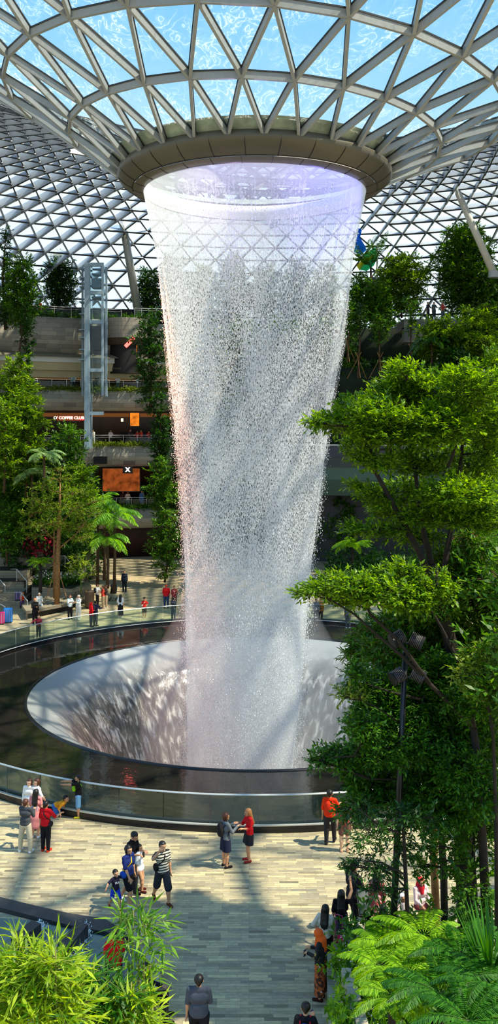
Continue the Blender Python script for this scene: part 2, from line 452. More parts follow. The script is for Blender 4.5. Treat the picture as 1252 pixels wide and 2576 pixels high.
# water pooled on the glass just above the ring
mb = MB(); mb.lathe([(6.75, 26.5), (7.3, 26.95)], (AX, AY), 96)
mb.build('gutter_water', mat('gutter_water', srgb(176, 184, 160), 0.15, var=0.3, scale=2), ring, smooth=True)
# ------------------------------------------------------------------ pool, bowl, waterfall
m = bpy.data.materials.new('pool_water'); nt, nd, lk = nodes_of(m)
out = N(nt, 'ShaderNodeOutputMaterial'); b = N(nt, 'ShaderNodeBsdfPrincipled')
b.inputs['Base Color'].default_value = rgba(srgb(34, 31, 28)); b.inputs['Roughness'].default_value = 0.04; b.inputs['IOR'].default_value = 1.45
geo = N(nt, 'ShaderNodeNewGeometry'); nz = N(nt, 'ShaderNodeTexNoise', i_Scale=2.2, i_Detail=3.0)
lk.new(geo.outputs['Position'], nz.inputs['Vector'])
bp = N(nt, 'ShaderNodeBump', i_Strength=0.10, i_Distance=0.05); lk.new(nz.outputs['Fac'], bp.inputs['Height']); lk.new(bp.outputs['Normal'], b.inputs['Normal'])
lk.new(b.outputs['BSDF'], out.inputs['Surface'])
mb = MB(); mb.lathe([(11.45, 0.03), (12.5, 0.03), (14.5, 0.03), (16.45, 0.03)], (AX, AY), 128)
pool = mb.build('pool_of_water', m)
tag(pool, 'still dark ring of reflecting water around the pale bowl', 'pool')

m = bpy.data.materials.new('bowl_water'); nt, nd, lk = nodes_of(m)
out = N(nt, 'ShaderNodeOutputMaterial'); b = N(nt, 'ShaderNodeBsdfPrincipled')
geo = N(nt, 'ShaderNodeNewGeometry'); sx = N(nt, 'ShaderNodeSeparateXYZ'); lk.new(geo.outputs['Position'], sx.inputs[0])
uv = N(nt, 'ShaderNodeUVMap')
mp = N(nt, 'ShaderNodeMapping'); mp.inputs['Scale'].default_value = (1.0, 0.42, 1)
lk.new(uv.outputs['UV'], mp.inputs['Vector'])
n1 = N(nt, 'ShaderNodeTexNoise', i_Scale=2.6, i_Detail=4.0, i_Roughness=0.6, i_Distortion=0.6); lk.new(mp.outputs['Vector'], n1.inputs['Vector'])
# smooth film of water near the lip, broken chevrons of turbulent water further down
mr = N(nt, 'ShaderNodeMapRange'); mr.inputs['From Min'].default_value = -0.4; mr.inputs['From Max'].default_value = -1.9; lk.new(sx.outputs['Z'], mr.inputs['Value'])
film = srgb(152, 154, 154)
rr = ramp(nt, [(0.38, srgb(74, 68, 62)), (0.52, srgb(112, 106, 100)), (0.62, srgb(190, 186, 180)), (0.8, srgb(235, 233, 230))]); lk.new(n1.outputs['Fac'], rr.inputs['Fac'])
mx = N(nt, 'ShaderNodeMix', data_type='RGBA'); mx.inputs['A'].default_value = rgba(film)
lk.new(mr.outputs['Result'], mx.inputs['Factor']); lk.new(rr.outputs['Color'], mx.inputs['B']); lk.new(mx.outputs['Result'], b.inputs['Base Color'])
b.inputs['Roughness'].default_value = 0.22; b.inputs['Specular IOR Level'].default_value = 0.6
bp = N(nt, 'ShaderNodeBump', i_Strength=0.35, i_Distance=0.12); mm = N(nt, 'ShaderNodeMath', operation='MULTIPLY')
lk.new(n1.outputs['Fac'], mm.inputs[0]); lk.new(mr.outputs['Result'], mm.inputs[1]); lk.new(mm.outputs[0], bp.inputs['Height']); lk.new(bp.outputs['Normal'], b.inputs['Normal'])
lk.new(b.outputs['BSDF'], out.inputs['Surface'])

def lathe_uv(prof, n, name, m, parent, smooth=True, cx=None, ur=None, a0=0.0, a1=360.0):
    """surface of revolution with uv = (arc length, path length); cx(z) shifts the axis"""
    V = []; Fq = []; UV = []; s = 0.0; sl_ = []
    for j, (r, z) in enumerate(prof):
        if j: s += math.hypot(r-prof[j-1][0], z-prof[j-1][1])
        sl_.append(s)
    k = len(prof)
    for i in range(n+1):
        a = math.radians(a0+(a1-a0)*i/n)
        for j, (r, z) in enumerate(prof):
            dx, dy = cx(z) if cx else (0, 0)
            V.append((AX+dx+r*math.sin(a), AY+dy+r*math.cos(a), z)); UV.append((a*(ur or r), sl_[j]))
    for i in range(n):
        for j in range(k-1): Fq.append((i*k+j, (i+1)*k+j, (i+1)*k+j+1, i*k+j+1))
    o = raw(name, V, Fq, m, parent, smooth)
    ul = o.data.uv_layers.new(name='UVMap'); U = np.array(UV, np.float32)[np.array(Fq).ravel()]
    ul.data.foreach_set('uv', U.ravel())
    return o
bowl = thing('bowl', 'great pale round bowl that swallows the falling water in the middle of the dark pool', 'bowl', (AX, AY, 0))
prof = [(11.38, 0.02), (11.1, -0.10), (10.6, -0.32), (9.9, -0.75), (9.3, -1.3), (8.7, -2.1), (8.1, -3.2), (7.5, -4.6), (6.8, -6.2), (5.9, -7.6), (4.5, -8.5), (0.05, -8.8)]
from bisect import bisect
def smoothprof(p, n):
    p = np.array(p); t = np.arange(len(p)); tt = np.linspace(0, len(p)-1, n)
    return [(float(np.interp(x, t, p[:, 0])), float(np.interp(x, t, p[:, 1]))) for x in tt]
lathe_uv(smoothprof(prof, 60), 160, 'water_film', m, bowl, ur=9)
mb = MB(); mb.lathe([(11.36, 0.0), (11.38, 0.07), (11.44, 0.09), (11.52, 0.07), (11.54, 0.0)], (AX, AY), 160); mb.build('rim', M_KERB, bowl, smooth=True)

def drift(z):                       # air movement pushes the column gently sideways
    y = YH-(z-H)*F/AY
    return (float(np.interp(y, [480, 850, 1000, 1300, 1600, 1900], [0, .02, -.12, -.26, -.45, -.72])), 0.0)
def frad(z):
    y = YH-(z-H)*F/AY
    return float(np.interp(y, [400, 440, 480, 540, 640, 750, 850, 1000, 1150, 1300, 1420, 1600, 1900, 2100], [5.70, 5.71, 5.72, 5.48, 5.05, 4.8, 4.56, 4.12, 3.78, 3.48, 3.24, 3.06, 2.72, 2.5]))
def watermat(name, lo, hi, sc, stretch, dens, sheet=True, seed=0.0):
    """falling water: white strands and drops with gaps between; smooth sheet where it leaves the lip"""
    m = bpy.data.materials.new(name); nt, nd, lk = nodes_of(m)
    out = N(nt, 'ShaderNodeOutputMaterial'); uv = N(nt, 'ShaderNodeUVMap')
    geo = N(nt, 'ShaderNodeNewGeometry'); sx = N(nt, 'ShaderNodeSeparateXYZ'); lk.new(geo.outputs['Position'], sx.inputs[0])
    def noise(scale, sy, det, off):
        mp = N(nt, 'ShaderNodeMapping'); mp.inputs['Scale'].default_value = (1, sy, 1); mp.inputs['Location'].default_value = (seed+off, seed*2+off, 0)
        lk.new(uv.outputs['UV'], mp.inputs['Vector'])
        n = N(nt, 'ShaderNodeTexNoise', noise_dimensions='2D', i_Scale=scale, i_Detail=det, i_Roughness=0.6); lk.new(mp.outputs['Vector'], n.inputs['Vector']); return n.outputs['Fac']
    fine = noise(sc, stretch, 2.0, 0.0); strand = noise(sc*0.8, 0.035, 2.0, 7.0); big = noise(0.55, 0.22, 3.0, 3.0)
    # height: 1 at the lip, 0 lower down
    h = N(nt, 'ShaderNodeMapRange'); h.inputs['From Min'].default_value = 20.5; h.inputs['From Max'].default_value = 25.2; lk.new(sx.outputs['Z'], h.inputs['Value'])
    mixn = N(nt, 'ShaderNodeMix', data_type='FLOAT'); lk.new(h.outputs['Result'], mixn.inputs['Factor']); lk.new(fine, mixn.inputs['A']); 
    av = N(nt, 'ShaderNodeMath', operation='MULTIPLY_ADD'); av.inputs[1].default_value = 0.55; lk.new(strand, av.inputs[0])
    f2 = N(nt, 'ShaderNodeMath', operation='MULTIPLY'); f2.inputs[1].default_value = 0.45; lk.new(fine, f2.inputs[0]); lk.new(f2.outputs[0], av.inputs[2])
    lk.new(av.outputs[0], mixn.inputs['B'])
    cb = N(nt, 'ShaderNodeMath', operation='MULTIPLY_ADD'); cb.inputs[1].default_value = 0.35; lk.new(big, cb.inputs[0]); 
    sb = N(nt, 'ShaderNodeMath', operation='SUBTRACT'); sb.inputs[1].default_value = 0.175; lk.new(mixn.outputs['Result'], sb.inputs[0]); lk.new(sb.outputs[0], cb.inputs[2])
    a = N(nt, 'ShaderNodeMapRange'); a.inputs['From Min'].default_value = lo; a.inputs['From Max'].default_value = hi; lk.new(cb.outputs[0], a.inputs['Value'])
    a.inputs['To Max'].default_value = dens
    last = a.outputs['Result']
    if sheet:
        hr = ramp(nt, [(0.0, 0.0), (0.42, 0.0), (0.60, 0.16), (0.78, 0.28), (0.88, 0.50), (0.95, 0.76), (1.0, 0.78)]); h2 = N(nt, 'ShaderNodeMapRange')
        h2.inputs['From Min'].default_value = 15; h2.inputs['From Max'].default_value = 25.4; lk.new(sx.outputs['Z'], h2.inputs['Value']); lk.new(h2.outputs['Result'], hr.inputs['Fac'])
        mxx = N(nt, 'ShaderNodeMath', operation='MAXIMUM'); lk.new(last, mxx.inputs[0]); lk.new(hr.outputs['Color'], mxx.inputs[1]); last = mxx.outputs[0]
        # spray thickens again where the column breaks up in the bowl
        lo_ = N(nt, 'ShaderNodeMapRange'); lo_.inputs['From Min'].default_value = 8.0; lo_.inputs['From Max'].default_value = -2.0; lo_.inputs['To Max'].default_value = 0.34; lk.new(sx.outputs['Z'], lo_.inputs['Value'])
        ad = N(nt, 'ShaderNodeMath', operation='ADD', use_clamp=True); lk.new(last, ad.inputs[0]); lk.new(lo_.outputs['Result'], ad.inputs[1]); last = ad.outputs[0]
    t = N(nt, 'ShaderNodeBsdfTransparent'); d = N(nt, 'ShaderNodeBsdfDiffuse'); d.inputs['Color'].default_value = (0.88, 0.89, 0.89, 1)
    tl = N(nt, 'ShaderNodeBsdfTranslucent'); tl.inputs['Color'].default_value = (0.88, 0.89, 0.89, 1)
    m1 = N(nt, 'ShaderNodeMixShader'); m1.inputs['Fac'].default_value = 0.5; lk.new(d.outputs['BSDF'], m1.inputs[1]); lk.new(tl.outputs['BSDF'], m1.inputs[2])
    m2 = N(nt, 'ShaderNodeMixShader'); lk.new(last, m2.inputs['Fac']); lk.new(t.outputs['BSDF'], m2.inputs[1]); lk.new(m1.outputs['Shader'], m2.inputs[2])
    lk.new(m2.outputs['Shader'], out.inputs['Surface'])
    return m
zs = np.linspace(25.38, -8.4, 90)
fall = thing('waterfall', 'tall white column of water falling from the ring into the bowl', 'waterfall', (AX, AY, 25.3))
lathe_uv([(frad(z), float(z)) for z in zs], 140, 'outer_curtain', watermat('water_outer', 0.48, 0.61, 15.0, 0.42, 0.85, True, 1.0), fall, cx=drift, ur=5)
lathe_uv([(frad(z)*0.955-0.02, float(z)) for z in zs if z < 25.2], 120, 'inner_curtain', watermat('water_inner', 0.55, 0.655, 17.0, 0.6, 0.8, False, 5.0), fall, cx=drift, ur=5)
lathe_uv([(frad(z)*1.03+0.02, float(z)) for z in zs if z < 18], 120, 'loose_spray', watermat('water_spray', 0.62, 0.69, 20.0, 0.8, 0.8, False, 11.0), fall, cx=drift, ur=5)
# single drops thrown clear of the column
rs = np.random.default_rng(4); nD = 42000
zz = 24.0-31.0*rs.random(nD)**0.8; fr = np.array([frad(z) for z in zz]); dx = np.array([drift(z)[0] for z in zz])
low = np.clip((20-zz)/20, 0, 1.3)
rad = fr*(1+rs.normal(0, 0.03, nD)*(0.4+low*1.9))+np.abs(rs.normal(0, 0.10, nD))*low
an = rs.random(nD)*2*math.pi; c = np.stack([AX+dx+rad*np.sin(an), AY+rad*np.cos(an), zz], 1)
sz = 0.008+0.013*rs.random(nD); st = 1.3+1.5*rs.random(nD)
off = np.array([(1, 0, 0), (-.5, .87, 0), (-.5, -.87, 0), (0, 0, 1), (0, 0, -1)])
V = c[:, None, :]+off[None]*np.stack([sz, sz, sz*st], 1)[:, None, :]
Fb = np.array([(0, 1, 3), (1, 2, 3), (2, 0, 3), (1, 0, 4), (2, 1, 4), (0, 2, 4)])
Fd = (np.arange(nD)[:, None, None]*5+Fb[None]).reshape(-1, 3)
dr = raw('flying_drops', V, Fd, mat('water_drop', (0.93, 0.95, 0.96), 0.2, var=0.0), fall, k=3); dr['kind'] = 'stuff'

# mist drifting in the bowl and around the foot of the column
mv = bpy.data.materials.new('mist'); nt, nd, lk = nodes_of(mv)
out = N(nt, 'ShaderNodeOutputMaterial'); vs = N(nt, 'ShaderNodeVolumeScatter'); vs.inputs['Color'].default_value = (1, 1, 1, 1); vs.inputs['Density'].default_value = 0.055; vs.inputs['Anisotropy'].default_value = 0.2
lk.new(vs.outputs['Volume'], out.inputs['Volume'])
mb = MB(); pr = [(0.01, 7.5), (1.6, 7.2), (2.9, 5.6), (3.9, 3.4), (5.0, 1.4), (5.6, -0.6), (5.4, -4), (4.4, -7.6), (0.01, -8.2)]
pr = smoothprof(pr, 30)
mb.lathe(pr, (AX-0.4, AY), 48)
MIST = True
if MIST:
    mist = mb.build('mist_cloud', mv, fall, smooth=True); mist['kind'] = 'stuff'; mist['label'] = 'soft white mist'

# ------------------------------------------------------------------ ring balustrade
rail = thing('glass_balustrade', 'round glass balustrade with steel handrail and black kerb enclosing the pool', 'railing', (AX, AY, 0))
mb = MB(); mb.lathe([(16.42, 0.0), (16.42, 0.22), (16.84, 0.22), (16.84, 0.0)], (AX, AY), 160); mb.build('kerb', M_KERB, rail)
mb = MB(); mb.lathe([(16.84, 0.225), (16.84, 0.26), (16.74, 0.26), (16.74, 0.225)], (AX, AY), 160); mb.lathe([(16.40, 0.14), (16.36, 0.17), (16.40, 0.2)], (AX, AY), 160); mb.build('base_channel', M_RAIL, rail)
mb = MB(); mb.lathe([(16.62, 1.16), (16.60, 1.185), (16.62, 1.21), (16.67, 1.21), (16.69, 1.185), (16.67, 1.16), (16.62, 1.16)], (AX, AY), 160); mb.build('handrail', M_RAIL, rail)
NP = 66
for k in range(NP):
    a0 = 360.0*k/NP+0.07; a1 = 360.0*(k+1)/NP-0.07
    mb = MB(); mb.arcslab(16.635, 16.65, 0.22, 1.16, a0, a1, 4); mb.build('glass_panel', M_GLASS, rail)

# added spots under the ring's lip, imitating rainbow tints on the water
def tint_spot(name, loc, aim, col, watts, cone):
    l = bpy.data.lights.new(name, 'SPOT'); o = bpy.data.objects.new(name, l); C.objects.link(o)
    o.location = loc; o.rotation_euler = (Vector(aim)-Vector(loc)).to_track_quat('-Z', 'Y').to_euler()
    l.energy = watts; l.color = col; l.spot_size = math.radians(cone); l.spot_blend = 0.9; l.shadow_soft_size = 0.3
tint_spot('tint_spot_violet', (AX+3.2, AY+1.5, 25.3), (AX+3.9, AY-4.4, 23.6), (.28, .24, 1.0), 3000, 62)
tint_spot('tint_spot_lilac', (AX-1.0, AY+1.5, 25.3), (AX-.5, AY-5.0, 24.2), (.66, .46, 1.0), 1800, 70)
tint_spot('tint_spot_peach', (AX-3.7, AY-0.4, 25.2), (AX-4.3, AY-1.0, 12.0), (1.0, .30, .12), 70000, 22)
# ------------------------------------------------------------------ the terraced building around the plaza
def uvarc(r0, r1, z0, z1, a0, a1, name, m, parent=None, n=40, r0b=None):
    """curved block; its inner face (towards the pool) carries running-bond uvs. r0b: inner radius at the bottom"""
    r0b = r0b or r0
    V = []; Fq = []; UV = []
    prof = [(r0b, z0), (r0, z1), (r1, z1), (r1, z0)]
    for i in range(n+1):
        a = math.radians(a0+(a1-a0)*i/n)
        for r, z in prof: V.append((AX+r*math.sin(a), AY+r*math.cos(a), z))
    for i in range(n):
        for j in range(4):
            j2 = (j+1) % 4; Fq.append((i*4+j, i*4+j2, (i+1)*4+j2, (i+1)*4+j))
            u0 = math.radians(a0+(a1-a0)*i/n)*r0; u1 = math.radians(a0+(a1-a0)*(i+1)/n)*r0
            v0, v1 = (z0, z1) if j == 0 else (prof[j][0]+prof[j][1], prof[j2][0]+prof[j2][1])
            UV += [(u0, v0), (u0, v1), (u1, v1), (u1, v0)]
    for e in (0, n): Fq.append(tuple(e*4+j for j in ((0, 3, 2, 1) if e == 0 else (0, 1, 2, 3)))); UV += [(0, 0), (1, 0), (1, 1), (0, 1)]
    o = raw(name, V, Fq, m, parent)
    ul = o.data.uv_layers.new(name='UVMap'); ul.data.foreach_set('uv', np.array(UV, np.float32).ravel())
    return o
def arcbox(name, m, r0, r1, z0, z1, a0, a1, parent=None, n=30):
    mb = MB(); mb.arcslab(r0, r1, z0, z1, a0, a1, n); return mb.build(name, m, parent)

RW = 47.7
LA, LB = -62.0, -2.0                 # left wing
# back wall of each storey (shop fronts behind the galleries)
M_SHOP = stone('shopfront', [srgb(30, 24, 20), srgb(70, 42, 26), srgb(44, 36, 32)], 3.2, 2.6, 'UV', 0.35, srgb(16, 14, 13), noise=0.3, bump=0.0, spec=0.5)
M_GROUNDSHOP = mat('ground_recess', srgb(58, 34, 28), 0.6, var=0.3, scale=0.4)
struct(uvarc(RW+3.4, RW+3.7, 5.0, 26.0, LA, LB, 'wall_left', M_SHOP))
struct(uvarc(RW+2.0, RW+2.3, 0.0, 5.4, LA, 30, 'wall_ground', M_GROUNDSHOP, n=60))
# galleries: slab + coursed stone band
struct(uvarc(RW, RW+3.6, 3.2, 5.2, LA, LB, 'floor_gallery_low', M_SLAB, r0b=RW+0.25))
struct(uvarc(RW, RW+3.6, 9.5, 11.6, LA, LB, 'floor_gallery_mid', M_SLAB, r0b=RW+0.3))
struct(uvarc(RW, RW+3.6, 15.2, 17.2, LA, LB, 'floor_gallery_high', M_SLAB, r0b=RW+0.35))
struct(uvarc(RW+0.6, RW+20, 21.0, 24.5, LA, -15.6, 'floor_roof_garden', M_SLAB, r0b=RW+0.9))
struct(uvarc(RW+1.4, RW+20, 21.0, 24.3, -15.6, 6, 'floor_roof_garden_middle', M_SLAB))
# ledge and beige fascia under the roof garden
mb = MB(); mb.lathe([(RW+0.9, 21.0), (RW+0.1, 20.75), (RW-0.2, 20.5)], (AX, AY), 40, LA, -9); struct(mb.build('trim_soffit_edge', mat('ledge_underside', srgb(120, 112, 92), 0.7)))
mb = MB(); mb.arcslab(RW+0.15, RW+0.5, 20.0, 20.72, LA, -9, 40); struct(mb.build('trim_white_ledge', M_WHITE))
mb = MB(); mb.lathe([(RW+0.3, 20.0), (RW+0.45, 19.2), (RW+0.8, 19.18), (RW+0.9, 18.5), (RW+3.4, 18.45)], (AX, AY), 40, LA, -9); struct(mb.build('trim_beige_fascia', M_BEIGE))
# warm lights in the gallery soffits and the shops
def glow(name, col, st):
    # lit interior seen through shop glass: uneven warm light
    m = bpy.data.materials.new(name); nt, nd, lk = nodes_of(m); out = N(nt, 'ShaderNodeOutputMaterial'); e = N(nt, 'ShaderNodeEmission'); e.inputs['Strength'].default_value = st
    tc = N(nt, 'ShaderNodeTexCoord'); n = N(nt, 'ShaderNodeTexNoise', i_Scale=1.6, i_Detail=5.0); lk.new(tc.outputs['Object'], n.inputs['Vector'])
    r = ramp(nt, [(.3, tuple(c*.3 for c in col)), (.55, col), (.8, tuple(min(1, c*1.6) for c in col))]); lk.new(n.outputs['Fac'], r.inputs['Fac']); lk.new(r.outputs['Color'], e.inputs['Color'])
    lk.new(e.outputs[0], out.inputs['Surface']); return m
EW = emat('warm_light', (1.0, 0.62, 0.28), 5.0); EO = glow('orange_window', (1.0, 0.26, 0.02), 1.0); EA = glow('amber_glow', (.8, 0.22, 0.03), .6)
def panel_at(px0, px1, py0, py1, Y, name, m, label, cat, depth=0.12, frame=None, group=None):
    a = P(px0, py0, Y); b = P(px1, py1, Y)
    th = thing(name, label, cat, ((a[0]+b[0])/2, Y, b[2]), group)
    mb = MB(); mb.box(((a[0]+b[0])/2, Y-depth/2, (a[2]+b[2])/2), (abs(b[0]-a[0]), depth, abs(a[2]-b[2]))); mb.build('lit_face', m, th)
    f = MB(); w_ = 0.05; xx = (a[0], b[0]); z0, z1 = b[2], a[2]
    for x in xx: f.box((x, Y-depth/2-.01, (z0+z1)/2), (w_, depth+.04, z1-z0+w_))
    for z in (z0, z1): f.box(((xx[0]+xx[1])/2, Y-depth/2-.01, z), (abs(xx[1]-xx[0])+w_, depth+.04, w_))
    f.build('frame', frame or M_DARK, th)
    return th
def text(s, px, py, Y, h, m, name, parent=None, bold=0.012, ext=0.03, rz=0.0):
    cu = bpy.data.curves.new(name, 'FONT'); cu.body = s; cu.size = h; cu.extrude = ext; cu.offset = bold*h; cu.align_x = 'CENTER'; cu.align_y = 'CENTER'
    o = bpy.data.objects.new(name, cu); C.objects.link(o); cu.materials.append(m)
    me = bpy.data.meshes.new_from_object(o); bpy.data.objects.remove(o); me.materials.clear(); me.materials.append(m)
    o = bpy.data.objects.new(name, me); C.objects.link(o)
    p = P(px, py, Y); o.rotation_euler = (math.pi/2, 0, rz)
    if parent is not None: o.parent = parent; o.location = Vector([float(v) for v in p])-parent.location
    else: o.location = [float(v) for v in p]
    return o
Ysh = 92.6
# O' COFFEE CLUB sign: lettering over a lit strip
sg = thing('shop_sign', "lit white lettering O' COFFEE CLUB with a red end panel over the cafe front", 'sign', P(174, 1056, Ysh-3.0))
mb = MB(); a = P(146, 1060, Ysh-2.9); b_ = P(198, 1060, Ysh-2.9); mb.box(((a[0]+b_[0])/2, Ysh-2.8, P(0, 1051, Ysh-2.9)[2]), (b_[0]-a[0]+.3, 0.12, 0.62)); mb.build('backing', mat('sign_backing', srgb(150, 62, 18), 0.5), sg)
text("O' COFFEE CLUB", 173, 1051.5, Ysh-2.95, 0.40, emat('sign_white', (1.0, 0.86, 0.66), 3.0), 'lettering', sg)
mb = MB(); p = P(206, 1053, Ysh-2.9); mb.box(p, (0.42, 0.12, 0.34)); mb.build('red_panel', emat('sign_red', (0.9, 0.04, 0.03), 1.2), sg)
sg = thing('shop_sign', 'white glowing letter X high on the orange shop front', 'sign', P(321, 1192, 91))
mb = MB(); p = P(321, 1182, 91.0); mb.box(p, (1.0, 0.1, 0.7)); mb.build('backing', M_DARK, sg)
text('X', 321, 1182, 90.92, 0.62, emat('sign_x', (1, 0.95, 0.85), 3.0), 'lettering', sg, bold=0.03)
sg = thing('shop_sign', 'small pale lettering on the beige fascia beside the lift tower', 'sign', P(300, 930, 90))
for px, py, Y, l, hh, lab in ((292, 927, 89.6, 2.2, .2, ''),):
    text('T F C C O', px, py, Y, 0.2, mat('sign_grey', srgb(90, 80, 62), 0.5), 'lettering', sg)
# red neon bar under the round terrace
nb = thing('neon_bar', 'slanting red neon bar under the round stone terrace', 'light', P(325, 862, 90.6))
mb = MB(); mb.bar(P(315, 872, 90.6), P(337, 850, 90.6), 0.12, 0.34); mb.build('tube', emat('neon_red', (1.0, 0.10, 0.08), 4.0), nb)
mb = MB(); mb.bar(P(314, 873, 90.8), P(338, 849, 90.8), 0.1, 0.5); mb.build('housing', M_DARK, nb)
panel_at(327, 351, 1038, 1072, 91.8, 'shop_window', EO, 'orange glowing shop window to the right of the lift tower on the second gallery', 'window')
panel_at(322, 346, 868, 892, 93, 'shop_window', EA, 'amber lit window just under the red neon bar', 'window')
panel_at(258, 352, 1178, 1236, 92.6, 'shop_window', glow('rust_glow', (0.34, 0.075, 0.015), .8), 'wide rust-lit shop window below the X sign', 'window')
panel_at(304, 311, 1052, 1061, 91.5, 'wall_lamp', EW, 'tiny warm lamp between the lift tower and the orange window', 'lamp')
# ceiling strip of warm light
mb = MB(); mb.arcslab(RW+1.2, RW+1.5, 18.30, 18.42, -30, -9, 20); tag(mb.build('soffit_light', emat('soffit_warm', (1.0, 0.5, 0.16), .22)), 'long amber strip light under the beige fascia', 'light')
mb = MB(); mb.arcslab(RW+2.9, RW+3.3, 14.6, 15.0, -28, -9, 20); tag(mb.build('soffit_light', emat('soffit_dim', (1.0, 0.36, 0.10), .14)), 'long dim orange strip light over the cafe fronts', 'light')
# dark vent opening in the stone band
vt = thing('wall_vent', 'square dark louvred opening in the lowest sunlit stone band', 'vent', P(249, 1168, 90.5))
a = P(233, 1149, 91.1); b_ = P(266, 1168, 91.1); mb = MB(); mb.box(((a[0]+b_[0])/2, (AY+math.sqrt((RW-.1)**2-(a[0]+0.6)**2)), (a[2]+b_[2])/2), (b_[0]-a[0], 0.5, a[2]-b_[2])); mb.build('opening', M_DARK, vt)
mb = MB()
for k in range(5): mb.box(((a[0]+b_[0])/2, (AY+math.sqrt((RW-.1)**2-(a[0]+0.6)**2))-.27, b_[2]+(k+.5)*(a[2]-b_[2])/5), (b_[0]-a[0], 0.04, 0.03))
mb.build('louvre', M_DARKGREY, vt)
# round stone terrace (right of the lift tower) with its dark underside
tp = P(303, 800, 91.5); rt = struct(thing('wall_round_terrace', None, None, (tp[0], tp[1], 20)))
rt['kind'] = 'structure'
def drum(r, z0, z1, name, m, r2=None):
    c_ = (tp[0]+0.15, 94.0); V = MB(); V.lathe([(0.01, z0), ((r2 or r), z0), (r, z1), (0.01, z1)], c_, 40)
    o = V.build(name, m, rt); ul = o.data.uv_layers.new(name='UVMap')
    for poly in o.data.polygons:
        for li in poly.loop_indices:
            v = o.data.vertices[o.data.loops[li].vertex_index].co; ul.data[li].uv = (math.atan2(v.x+rt.location.x-c_[0], v.y+rt.location.y-c_[1])*r, v.z)
    return o
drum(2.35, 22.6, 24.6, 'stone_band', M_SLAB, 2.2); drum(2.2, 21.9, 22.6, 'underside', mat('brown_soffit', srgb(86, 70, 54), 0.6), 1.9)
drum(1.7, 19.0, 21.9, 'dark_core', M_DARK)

# galleries' balustrades
def arc_rail(label, r, z, a0, a1, n, h=1.1, glass=M_GLASS, group='gallery railings'):
    t = thing('gallery_railing', label, 'railing', POL(r, (a0+a1)/2, z), group)
    mb = MB(); mb.tube([POL(r, a0+(a1-a0)*i/40, z+h) for i in range(41)], 0.035, 6); mb.build('handrail', M_RAIL, t, smooth=True)
    mb = MB(); mb.tube([POL(r, a0+(a1-a0)*i/40, z+h*0.82) for i in range(41)], 0.018, 5); mb.build('middle_rail', M_RAIL, t, smooth=True)
    for i in range(n+1):
        mb = MB(); p = POL(r, a0+(a1-a0)*i/n, z); mb.box(p+(0, 0, h/2), (0.05, 0.05, h)); mb.build('post', M_RAIL, t)
    for i in range(n):
        mb = MB(); mb.arcslab(r-.01, r+.01, z+0.06, z+h*0.78, a0+(a1-a0)*(i+.06)/n, a0+(a1-a0)*(i+.94)/n, 3); mb.build('glass_panel', glass, t)
    return t
arc_rail('glass gallery railing in front of the beige shop front', RW+0.35, 17.2, -33, -9, 14)
arc_rail('glass gallery railing in front of the coffee shop', RW+0.35, 11.6, -33, -9, 14)
arc_rail('glass gallery railing below the X sign', RW+0.35, 5.2, -24, -7.5, 9)
arc_rail('glass railing along the roof garden above the sunlit stone wall', RW+0.95, 24.5, -40, -16, 12)
arc_rail('pale steel railing on the stone ledge at the left edge', RW-8, 20.6, -48, -37.5, 5)
arc_rail('steel railing around the top of the round terrace', RW+0.2, 24.6, -14.5, -11, 4)
struct(uvarc(RW-8.4, RW, 18.6, 20.6, -62, -37.2, 'wall_ledge', M_SLAB, r0b=RW-8.2))
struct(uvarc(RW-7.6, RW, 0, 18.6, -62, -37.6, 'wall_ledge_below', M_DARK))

# planting strips on the galleries: trailing leaves
# ------------------------------------------------------------------ lift tower
Yl = 89.5; LX = P(230, 0, Yl)[0]
lt = thing('lift_tower', 'tall blue-grey steel lift tower with glass shaft in front of the galleries', 'lift', (LX, Yl, 11.0))
def lx(px): return P(px, 0, Yl)[0]
zt = P(0, 665, Yl)[2]; zb = 11.4
mb = MB(); mb.box((lx(222), Yl-.5, (zt+zb)/2), (0.52, 0.5, zt-zb)); mb.build('main_post', M_BLUESTEEL, lt)
for px, yy, zl in ((260, -.5, 16.6), (203, 1.0, 16.6), (261, 1.6, 16.6), (222, 1.7, 11.4)):
    mb = MB(); mb.box((lx(px), Yl+yy, (zt+zl)/2), (0.2, 0.2, zt-zl)); mb.build('post', M_BLUESTEEL, lt)
for py in (668, 738, 812, 932, 1040):
    z = P(0, py, Yl)[2]; mb = MB(); mb.box((lx(241), Yl-.5, z), (1.7, 0.3, 0.34)); mb.build('crossbeam', M_BLUESTEEL, lt)
for py in (676, 700, 722, 760, 790, 830, 850, 880, 905):
    z = P(0, py, Yl)[2]; mb = MB(); mb.box((lx(212), Yl+.4, z), (0.9, 1.6, 0.1)); mb.build('side_tie', M_BLUESTEEL, lt)
mb = MB(); mb.box((lx(242), Yl+.5, (zt+16.8)/2), (1.25, 1.8, zt-16.8)); mb.build('glass_shaft', M_GLASSCLEAR, lt)
mb = MB(); z = P(0, 712, Yl)[2]; mb.box((lx(242), Yl+.6, z), (0.95, 1.4, 0.9)); mb.box((lx(242), Yl+.6, z-1.4), (0.9, 1.3, 0.15)); mb.box((lx(242), Yl+.6, z+.9), (0.9, 1.3, 0.12)); mb.build('machinery', M_BLUESTEEL, lt)
mb = MB(); z = P(0, 850, Yl)[2]; mb.box((lx(240), Yl+.5, z), (1.0, 1.4, 2.3)); mb.build('lift_car', glassmat('car_glass', (.5, .58, .62), 0.2, fog=.2, fogcol=(.4, .5, .55)), lt)
